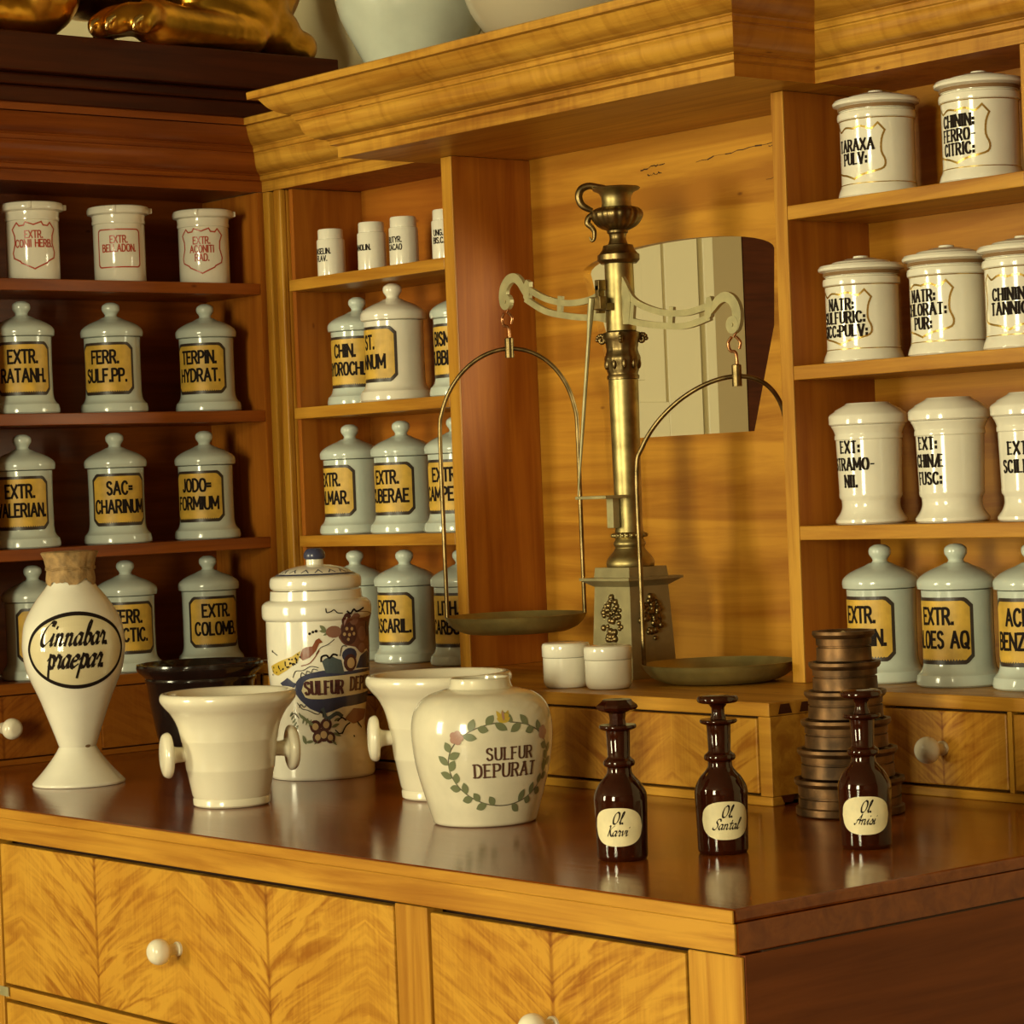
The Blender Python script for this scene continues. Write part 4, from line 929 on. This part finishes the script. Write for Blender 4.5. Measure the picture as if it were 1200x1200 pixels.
def small_pot(label, x, y, h, r):
    t = thing('ointment_pot', label, 'pot', (x, y, .1706), 0, 'small white lidded pots')
    obj('body', lathe([(0, 0), (r*.80, 0)] + cr([(r*.86, .001), (r*.955, .008), (r*.97, .02), (r*.975, h*.66)], 4) + [(r*.9, h*.665), (0, h*.665)], 48), WHITE, t, 40)
    obj('lid', lathe([(0, h*.67), (r*.97, h*.67), (r, h*.69), (r, h*.90)] + cr([(r*.995, h*.92), (r*.96, h*.965), (r*.86, h*.985)], 3) + [(r*.5, h), (0, h)], 48), WHITE, t, 40)
small_pot('small white lidded pot standing at the left, before the balance', -1.283, .845, .083, .0440)
small_pot('small white lidded pot overlapping the other, before the balance plinth', -1.180, .856, .079, .0435)

# ------------------------------------------------------------------ the balance
def balance():
    bx, by, bz = -1.34, 1.065, .1706
    t = thing('balance_scale', 'tall brass apothecary balance with urn finial, openwork beam and two pans', 'scales', (bx, by, bz))
    Z = lambda z: z-bz
    bm = bmesh.new()
    def frustum(a, b, z0, z1):
        A = [bm.verts.new((sx*a, sy*a, z0)) for sx, sy in ((-1, -1), (1, -1), (1, 1), (-1, 1))]; B = [bm.verts.new((sx*b, sy*b, z1)) for sx, sy in ((-1, -1), (1, -1), (1, 1), (-1, 1))]
        for k in range(4): bm.faces.new((A[k], A[(k+1) % 4], B[(k+1) % 4], B[k]))
        bm.faces.new(list(reversed(A))); bm.faces.new(B)
    frustum(.062, .060, 0, .014); frustum(.0565, .0495, .014, Z(.344)); frustum(.0500, .068, Z(.344), Z(.356)); frustum(.070, .070, Z(.356), Z(.361)); frustum(.050, .048, Z(.361), Z(.380))
    obj('plinth', bm, PEWT, t)
    bm = bmesh.new(); rr = random.Random(11)
    for face_ in (0, 1):
        M = Matrix.Rotation(face_*PI/2, 4, 'Z')
        if face_: bm = bmesh.new()
        for k in range(60):
            v = rr.random(); zz = .072+.082*v; wv = .030*math.sin(PI*min(1, v*1.05))**.6 if v > .25 else .010
            uu = rr.uniform(-1, 1)*wv
            p = M @ Vector((uu, -(.0560-.0068*zz/.172)-.001, zz))
            ball(bm, p, rr.uniform(.0042, .0072), (1, 1, 1), 8, 6)
        obj('ornament', bm, BRONZE, t, 60, label='cast flower relief')
    cp = [(0, Z(.380)), (.044, Z(.380))] + cr([(.045, Z(.381)), (.046, Z(.388)), (.042, Z(.398)), (.033, Z(.408)), (.028, Z(.416))], 4) + cr([(.028, Z(.417)), (.031, Z(.424)), (.028, Z(.431))], 3) + [(.0265, Z(.434)), (.0320, Z(.437)), (.0325, Z(.443)), (.0275, Z(.446)), (.0255, Z(.46)), (.0285, Z(.735)), (0, Z(.735))]
    obj('column', lathe(cp, 48), BRASS, t, 40)
    bm = bmesh.new()
    for k in range(22): ball(bm, (.0315*math.cos(2*PI*k/22), .0315*math.sin(2*PI*k/22), Z(.440)), .0042, (1, 1, 1), 8, 6)
    obj('beading', bm, BRASS, t, 60)
    kp = [(0, Z(.736)), (.0305, Z(.736)), (.031, Z(.742)), (.0285, Z(.745))] + cr([(.0285, Z(.746)), (.030, Z(.760)), (.033, Z(.775)), (.030, Z(.785)), (.0285, Z(.795)), (.034, Z(.812))], 4) + [(.036, Z(.816)), (.036, Z(.824)), (.029, Z(.827)), (0, Z(.827))]
    bm = lathe(kp, 48, ripple=lambda a, z: .05*abs(math.sin(6*a)) if Z(.75) < z < Z(.80) else 0)
    for k in range(4):
        a = PI/4+k*PI/2
        for q in range(14):
            s = q/13*2.2*PI; rad = .010*(1-q/18)
            ball(bm, ((.0385+rad*math.cos(s)*.8)*math.cos(a), (.0385+rad*math.cos(s)*.8)*math.sin(a), Z(.812)+rad*math.sin(s)), .0042, (1, 1, 1), 8, 6)
    for k in range(10): ball(bm, (.031*math.cos(k*.628), .031*math.sin(k*.628), Z(.765)), .007, (.7, .7, 1.5), 8, 6)
    obj('capital', bm, BRONZE, t, 45)
    # upper shaft in two cheeks, the beam swings between them
    obj('upper_shaft', lathe([(0, Z(.828)), (.0285, Z(.828)), (.0275, Z(.955)), (0, Z(.955))], 40), BRASS, t, 40)
    obj('collar', lathe([(0, Z(.9555)), (.034, Z(.9555)), (.040, Z(.962)), (.040, Z(.972)), (.036, Z(.975)), (.030, Z(.983)), (.0285, Z(.990)), (.020, Z(.992)), (0, Z(.992))], 48), BRONZE, t, 35)
    up = [(0, Z(.9925)), (.019, Z(.9925))] + cr([(.0175, Z(.996)), (.0155, Z(1.004)), (.017, Z(1.012))], 3)+[(.020, Z(1.014)), (.020, Z(1.018))]
    ub = up + cr([(.022, Z(1.019)), (.036, Z(1.027)), (.0455, Z(1.040)), (.0475, Z(1.050)), (.043, Z(1.058)), (.034, Z(1.062))], 6)
    ur = obj('urn', lathe(ub, 96, ripple=lambda a, z: .055*abs(math.sin(9*a)) if z > Z(1.02) else 0), BRONZE, t, 50, label='gadrooned bronze urn finial')
    nk = [(.034, Z(1.060)), (.029, Z(1.062)), (.0275, Z(1.072)), (.0285, Z(1.082)), (.033, Z(1.090)), (.043, Z(1.0945)), (.046, Z(1.098)), (.044, Z(1.100)), (.034, Z(1.096)), (.026, Z(1.085)), (.025, Z(1.066)), (0, Z(1.064))]
    obj('neck', lathe(nk, 56), BRASS, ur, 45)
    va = math.atan2(CY-by, CX-bx)
    left = Vector((math.cos(va-PI/2), math.sin(va-PI/2), 0))        # a serpent handle on the left of the urn
    def LP(d, z): return tuple(left*d+Vector((0, 0, Z(z))))
    bm = tube(cr([LP(.020, 1.101), LP(.034, 1.103), LP(.052, 1.105), LP(.066, 1.099), LP(.071, 1.085), LP(.066, 1.070), LP(.055, 1.062), LP(.046, 1.058)], 6), [.004+.0035*math.sin(PI*min(1, k/44)) for k in range(43)], 10)
    tube(cr([LP(.046, 1.050), LP(.054, 1.044), LP(.056, 1.034), LP(.050, 1.028)], 5), .006, 8, bm)
    tube(cr([LP(.050, 1.028), LP(.044, 1.018), LP(.045, 1.004), LP(.050, 1.001), LP(.053, 1.008)], 5), [.0055-.0002*k for k in range(21)], 8, bm)
    obj('serpent_handle', bm, BRONZE, ur, 60)
    # beam
    tilt = math.atan2(.092, .64)
    RB = Matrix.Translation((0, -.012, Z(.888))) @ Matrix.Rotation(tilt, 4, 'Y')
    bm = bmesh.new()
    yb0, yb1 = -.004, .004
    for s in (-1, 1):
        top = cr([(.030, .022), (.06, -.002), (.13, -.016), (.20, -.012), (.262, .006)], 5); bot = cr([(.030, -.036), (.07, -.040), (.13, -.041), (.20, -.036), (.262, -.016)], 5)
        hook = cr([(.258, -.008), (.270, .004), (.282, .016), (.298, .023), (.316, .018), (.329, .002), (.331, -.016), (.326, -.030)], 5)
        def ribbon(line, w0, w1, dy):
            up, dn = [], []
            for i, p in enumerate(line):
                q0, q1 = line[max(i-1, 0)], line[min(i+1, len(line)-1)]; d = Vector((q1[0]-q0[0], q1[1]-q0[1])).normalized(); w = (w0+(w1-w0)*i/(len(line)-1))/2
                up.append((s*(p[0]-d.y*w), p[1]+d.x*w)); dn.append((s*(p[0]+d.y*w), p[1]-d.x*w))
            prism(bm, up+dn[::-1], 'y', yb0-dy, yb1+dy)
        ribbon(top, .012, .012, 0); ribbon(bot, .012, .012, .0002); ribbon(hook, .014, .024, .0004)
        for xx in (.05, .158): prism(bm, [(s*(xx-.006), -.042), (s*(xx+.006), -.042), (s*(xx+.006), -.004), (s*(xx-.006), -.004)], 'y', yb0*.85, yb1*.85)
        prism(bm, [(s*.02, .044), (s*.036, .026), (s*.046, .006), (s*.046, -.044), (s*.02, -.046)], 'y', yb0-.0006, yb1+.0006)
        prism(bm, [(s*.252, -.026), (s*.266, -.014), (s*.267, .012), (s*.261, .022), (s*.251, .018), (s*.249, -.004)], 'y', yb0-.0008, yb1+.0008)
        prism(bm, [(s*.322+.016*math.cos(k*PI/9), -.026+.016*math.sin(k*PI/9)) for k in range(18)], 'y', yb0-.0010, yb1+.0010)
        prism(bm, [(s*.322+.0035*math.cos(k*PI/5), -.026+.0035*math.sin(k*PI/5)) for k in range(10)], 'y', yb0-.0030, yb1+.0030)
    bmesh.ops.recalc_face_normals(bm, faces=bm.faces[:])
    bm.transform(RB)
    beam = obj('beam', bm, BRASSP, t, label='pale brass openwork beam')
    # bearing, pointer, index plate
    bm = boxes((-.020, -.008, -.046, -.028, Z(.905), Z(.925)), (-.020, -.010, -.046, -.030, Z(.862), Z(.915)), (-.018, .012, -.062, -.0465, Z(.868), Z(.892)), (-.012, .012, -.0462, -.026, Z(.866), Z(.880)), bev=.001)
    obj('bearing', bm, BRONZE, t)
    a = RB @ Vector((-.010, -.052, .0)); b = RB @ Vector((-.012, -.056, -.375))
    bm = tube([a, a.lerp(b, .1), a.lerp(b, .2), a.lerp(b, .6), b], [.006, .006, .0038, .0036, .0015], 8)
    obj('pointer', bm, BRASSP, t, 40)
    bm = boxes((-.052, .034, -.088, -.032, Z(.511), Z(.517)), (-.012, .006, -.045, -.028, Z(.455), Z(.511)), bev=.001)
    obj('index_plate', bm, BRASSP, t)
    # pans
    def pan(s, px, py, rimz, tiltx):
        piv = RB @ Vector((s*.322, 0, -.036))
        hk = bmesh.new()
        p0 = piv
        tube(cr([p0+Vector((-.008, 0, 0)), p0+Vector((-.004, 0, .012)), p0+Vector((.006, 0, .012)), p0+Vector((.008, 0, 0)), p0+Vector((0, 0, -.012))], 4), .0024, 8, hk)
        tube(cr([p0+Vector((-.006, 0, -.012)), p0+Vector((-.015, 0, -.022)), p0+Vector((-.010, 0, -.036)), p0+Vector((.003, 0, -.040)), p0+Vector((.006, 0, -.058)), p0+Vector((.006, 0, -.066))], 5), .0030, 8, hk)
        tube(cr([p0+Vector((.006, 0, -.012)), p0+Vector((.016, 0, -.022)), p0+Vector((.013, 0, -.034))], 5), .0028, 8, hk)
        obj('hook', hk, COPP, t, 60, label='copper double hook')
        apex = Vector((p0.x+.004, p0.y, p0.z-.083))
        Rp = .140
        cxy = Vector((px-bx, py-by, 0))
        va2 = Vector((.64, .77, 0))                                  # the bow stands across the line of sight
        pts = []
        zr = Z(rimz)
        Rb = .137
        for k in range(13):
            q = PI*k/12
            sq = math.sin(q); base = Vector((cxy.x, cxy.y, apex.z)); pts.append(base.lerp(apex, sq**1.5) - va2*Rb*math.cos(q) + Vector((0, 0, -.165*(1-sq))))
        lo = cxy - va2*Rb + Vector((0, 0, zr)); hi = cxy + va2*Rb + Vector((0, 0, zr))
        full = [lo, lo.lerp(pts[0], .5)] + pts + [hi.lerp(pts[-1], .5), hi]
        bm = tube([tuple(v) for v in cr([tuple(v) for v in full], 4)], .0043, 10)
        bow = obj('hanger', bm, BRONZE, t, 60)
        bm = lathe([(0, -.018), (.009, -.018), (.009, .020), (.006, .022), (0, .022)], 20); bm.transform(Matrix.Translation(apex))
        obj('ferrule', bm, BRONZE, bow, 40)
        pp = [(0, -.034), (.09, -.034)] + cr([(.100, -.033), (.122, -.024), (.136, -.010), (.1415, .0)], 4) + [(.1425, .0015), (.140, .002)] + cr([(.1395, .001), (.130, -.012), (.112, -.026), (.09, -.030)], 4) + [(0, -.031)]
        bm = lathe(pp, 72); bm.transform(Matrix.Translation((cxy.x, cxy.y, zr)))
        obj('pan', bm, PANB, t, 50)
    pan(-1, -1.672, 1.053, .284, 0)
    pan(1, -1.088, 1.045, .2052, 0)
balance()

# ------------------------------------------------------------------ on top of the shelves
def crock():
    x, y, z = -1.985, 1.10, FB+.1445
    t = thing('stoneware_crock', 'big pale grey green crock standing on the cornice, cut by the top edge', 'crock', (x, y, z), face(x, y))
    P = [(0, 0), (.090, 0), (.095, .004)] + cr([(.092, .01), (.103, .055), (.133, .115), (.156, .165), (.168, .22), (.171, .27), (.165, .32), (.140, .38), (.115, .41)], 5) + [(.11, .43), (.122, .445), (.115, .452), (.10, .44), (.10, .40), (0, .39)]
    obj('body', lathe(P, 72), CELA, t, 50)
    for s in (-1, 1): obj('handle', tube(cr([(s*.168, 0, .215), (s*.190, 0, .225), (s*.196, 0, .26), (s*.188, 0, .30), (s*.166, 0, .31)], 5), .011, 10), CELA, t, 60)
crock()
def pale_bowl():
    x, y, z = -1.53, 1.13, FB+.1445
    t = thing('punch_bowl', 'wide pale glazed bowl at the top edge, right of the big crock', 'bowl', (x, y, z))
    P = [(0, 0), (.10, 0), (.105, .01), (.10, .02)] + cr([(.10, .022), (.16, .06), (.20, .12), (.215, .20)], 5) + [(.22, .21), (.21, .212), (.19, .13), (.14, .06), (0, .03)]
    obj('body', lathe(P, 72), plain('pale buff glaze', (.46, .39, .27), .25, coat=.3), t, 50)
pale_bowl()
t = thing('plinth', 'dark stained plinth under the gilded beast on the left shelves', 'plinth', (-2.6, .5, FB+.1445))
z0 = FB+.1445
obj('slab', boxes((-2.82, -2.40, -.35, 1.205, 1.432, 1.512), bev=.003), WDK, t)
obj('moulding', boxes((-2.82, -2.425, -.33, 1.185, 1.408, 1.4315), (-2.82, -2.435, -.32, 1.175, z0, 1.4075), bev=.005), WDK, t)
reparent_children(t)
def beast():
    """a gilded recumbent lion: only a fore elbow, the hind foot and the rump are in the picture"""
    t = thing('gilded_lion', 'gilded carved lion lying on the dark plinth, only paws and haunch in view', 'statue', (-2.56, .7, 1.5125))
    TOES = ((-.055, -.070), (-.010, -.105), (.036, -.095), (.062, -.045))
    bm = bmesh.new()
    def B(x, y, z, r, sx=1, sy=1, sz=1): ball(bm, (x, y, z), r, (sx, sy, sz), 20, 14)
    def T(pts, rs):
        P = cr([(*p, r) for p, r in zip(pts, rs)], 5)
        for q in P: ball(bm, q[:3], q[3], (1, 1, 1), 14, 10)
    # trunk, rump, neck and head (above the picture)
    T([(-.02, .36, .19), (-.02, .10, .22), (-.02, -.20, .24), (-.02, -.42, .25)], [.15, .155, .165, .16])
    T([(-.02, -.42, .26), (-.02, -.60, .40), (-.02, -.72, .50)], [.15, .14, .11]); T([(-.02, -.72, .50), (-.02, -.84, .47)], [.10, .06])
    B(-.02, -.66, .56, .05); B(.05, -.70, .58, .03); B(-.09, -.70, .58, .03)
    # haunch: big thigh, folded shank, flat hind foot with toes
    B(.04, .34, .13, .125, .75, .80, 1.08); B(.055, .385, .065, .088, .8, .95, .75)
    T([(.075, .33, .08), (.085, .25, .10), (.095, .17, .12)], [.066, .062, .058])
    T([(.105, .300, .044), (.125, .20, .043), (.140, .10, .044), (.150, .03, .046)], [.046, .045, .046, .052])
    T([(.075, .42, .036), (.060, .475, .038), (-.02, .49, .036)], [.038, .038, .036])
    for dx, dy in TOES:
        T([(.150+dx*.4, .015, .050), (.156+dx*.8, dy*.55, .044), (.160+dx, dy, .026)], [.031, .032, .026])
    # fore leg: elbow near the picture's left edge, forearm forward
    T([(.04, -.20, .20), (.07, -.19, .10), (.075, -.22, .055)], [.10, .08, .055]); T([(.075, -.20, .050), (.08, -.36, .048), (.08, -.58, .045)], [.050, .044, .046])
    for dx in (-.03, 0, .03, .052): T([(.08+dx*.6, -.60, .045), (.08+dx, -.67, .028)], [.026, .020])
    T([(-.10, -.25, .18), (-.12, -.25, .06), (-.12, -.60, .045)], [.09, .06, .046])
    o = obj('body', bm, GILT, t)
    md = o.modifiers.new('remesh', 'REMESH'); md.mode = 'VOXEL'; md.voxel_size = .0075; md.use_smooth_shade = True
    ms = o.modifiers.new('smooth', 'SMOOTH'); ms.iterations = 3; ms.factor = .5
    for k, (dx, dy) in enumerate(TOES):
        bm = tube(cr([(.160+dx+.012, dy-.010, .034), (.162+dx+.018, dy-.028, .024), (.162+dx+.016, dy-.032, .006)], 4), [.009, .0088, .0085, .008, .007, .006, .005, .004, .002], 10)
        obj('claw', bm, plain('gilded claw', (.85, .62, .25), .2, metal=1) if k == 0 else MATS['gilded claw'], t, 60)
beast()
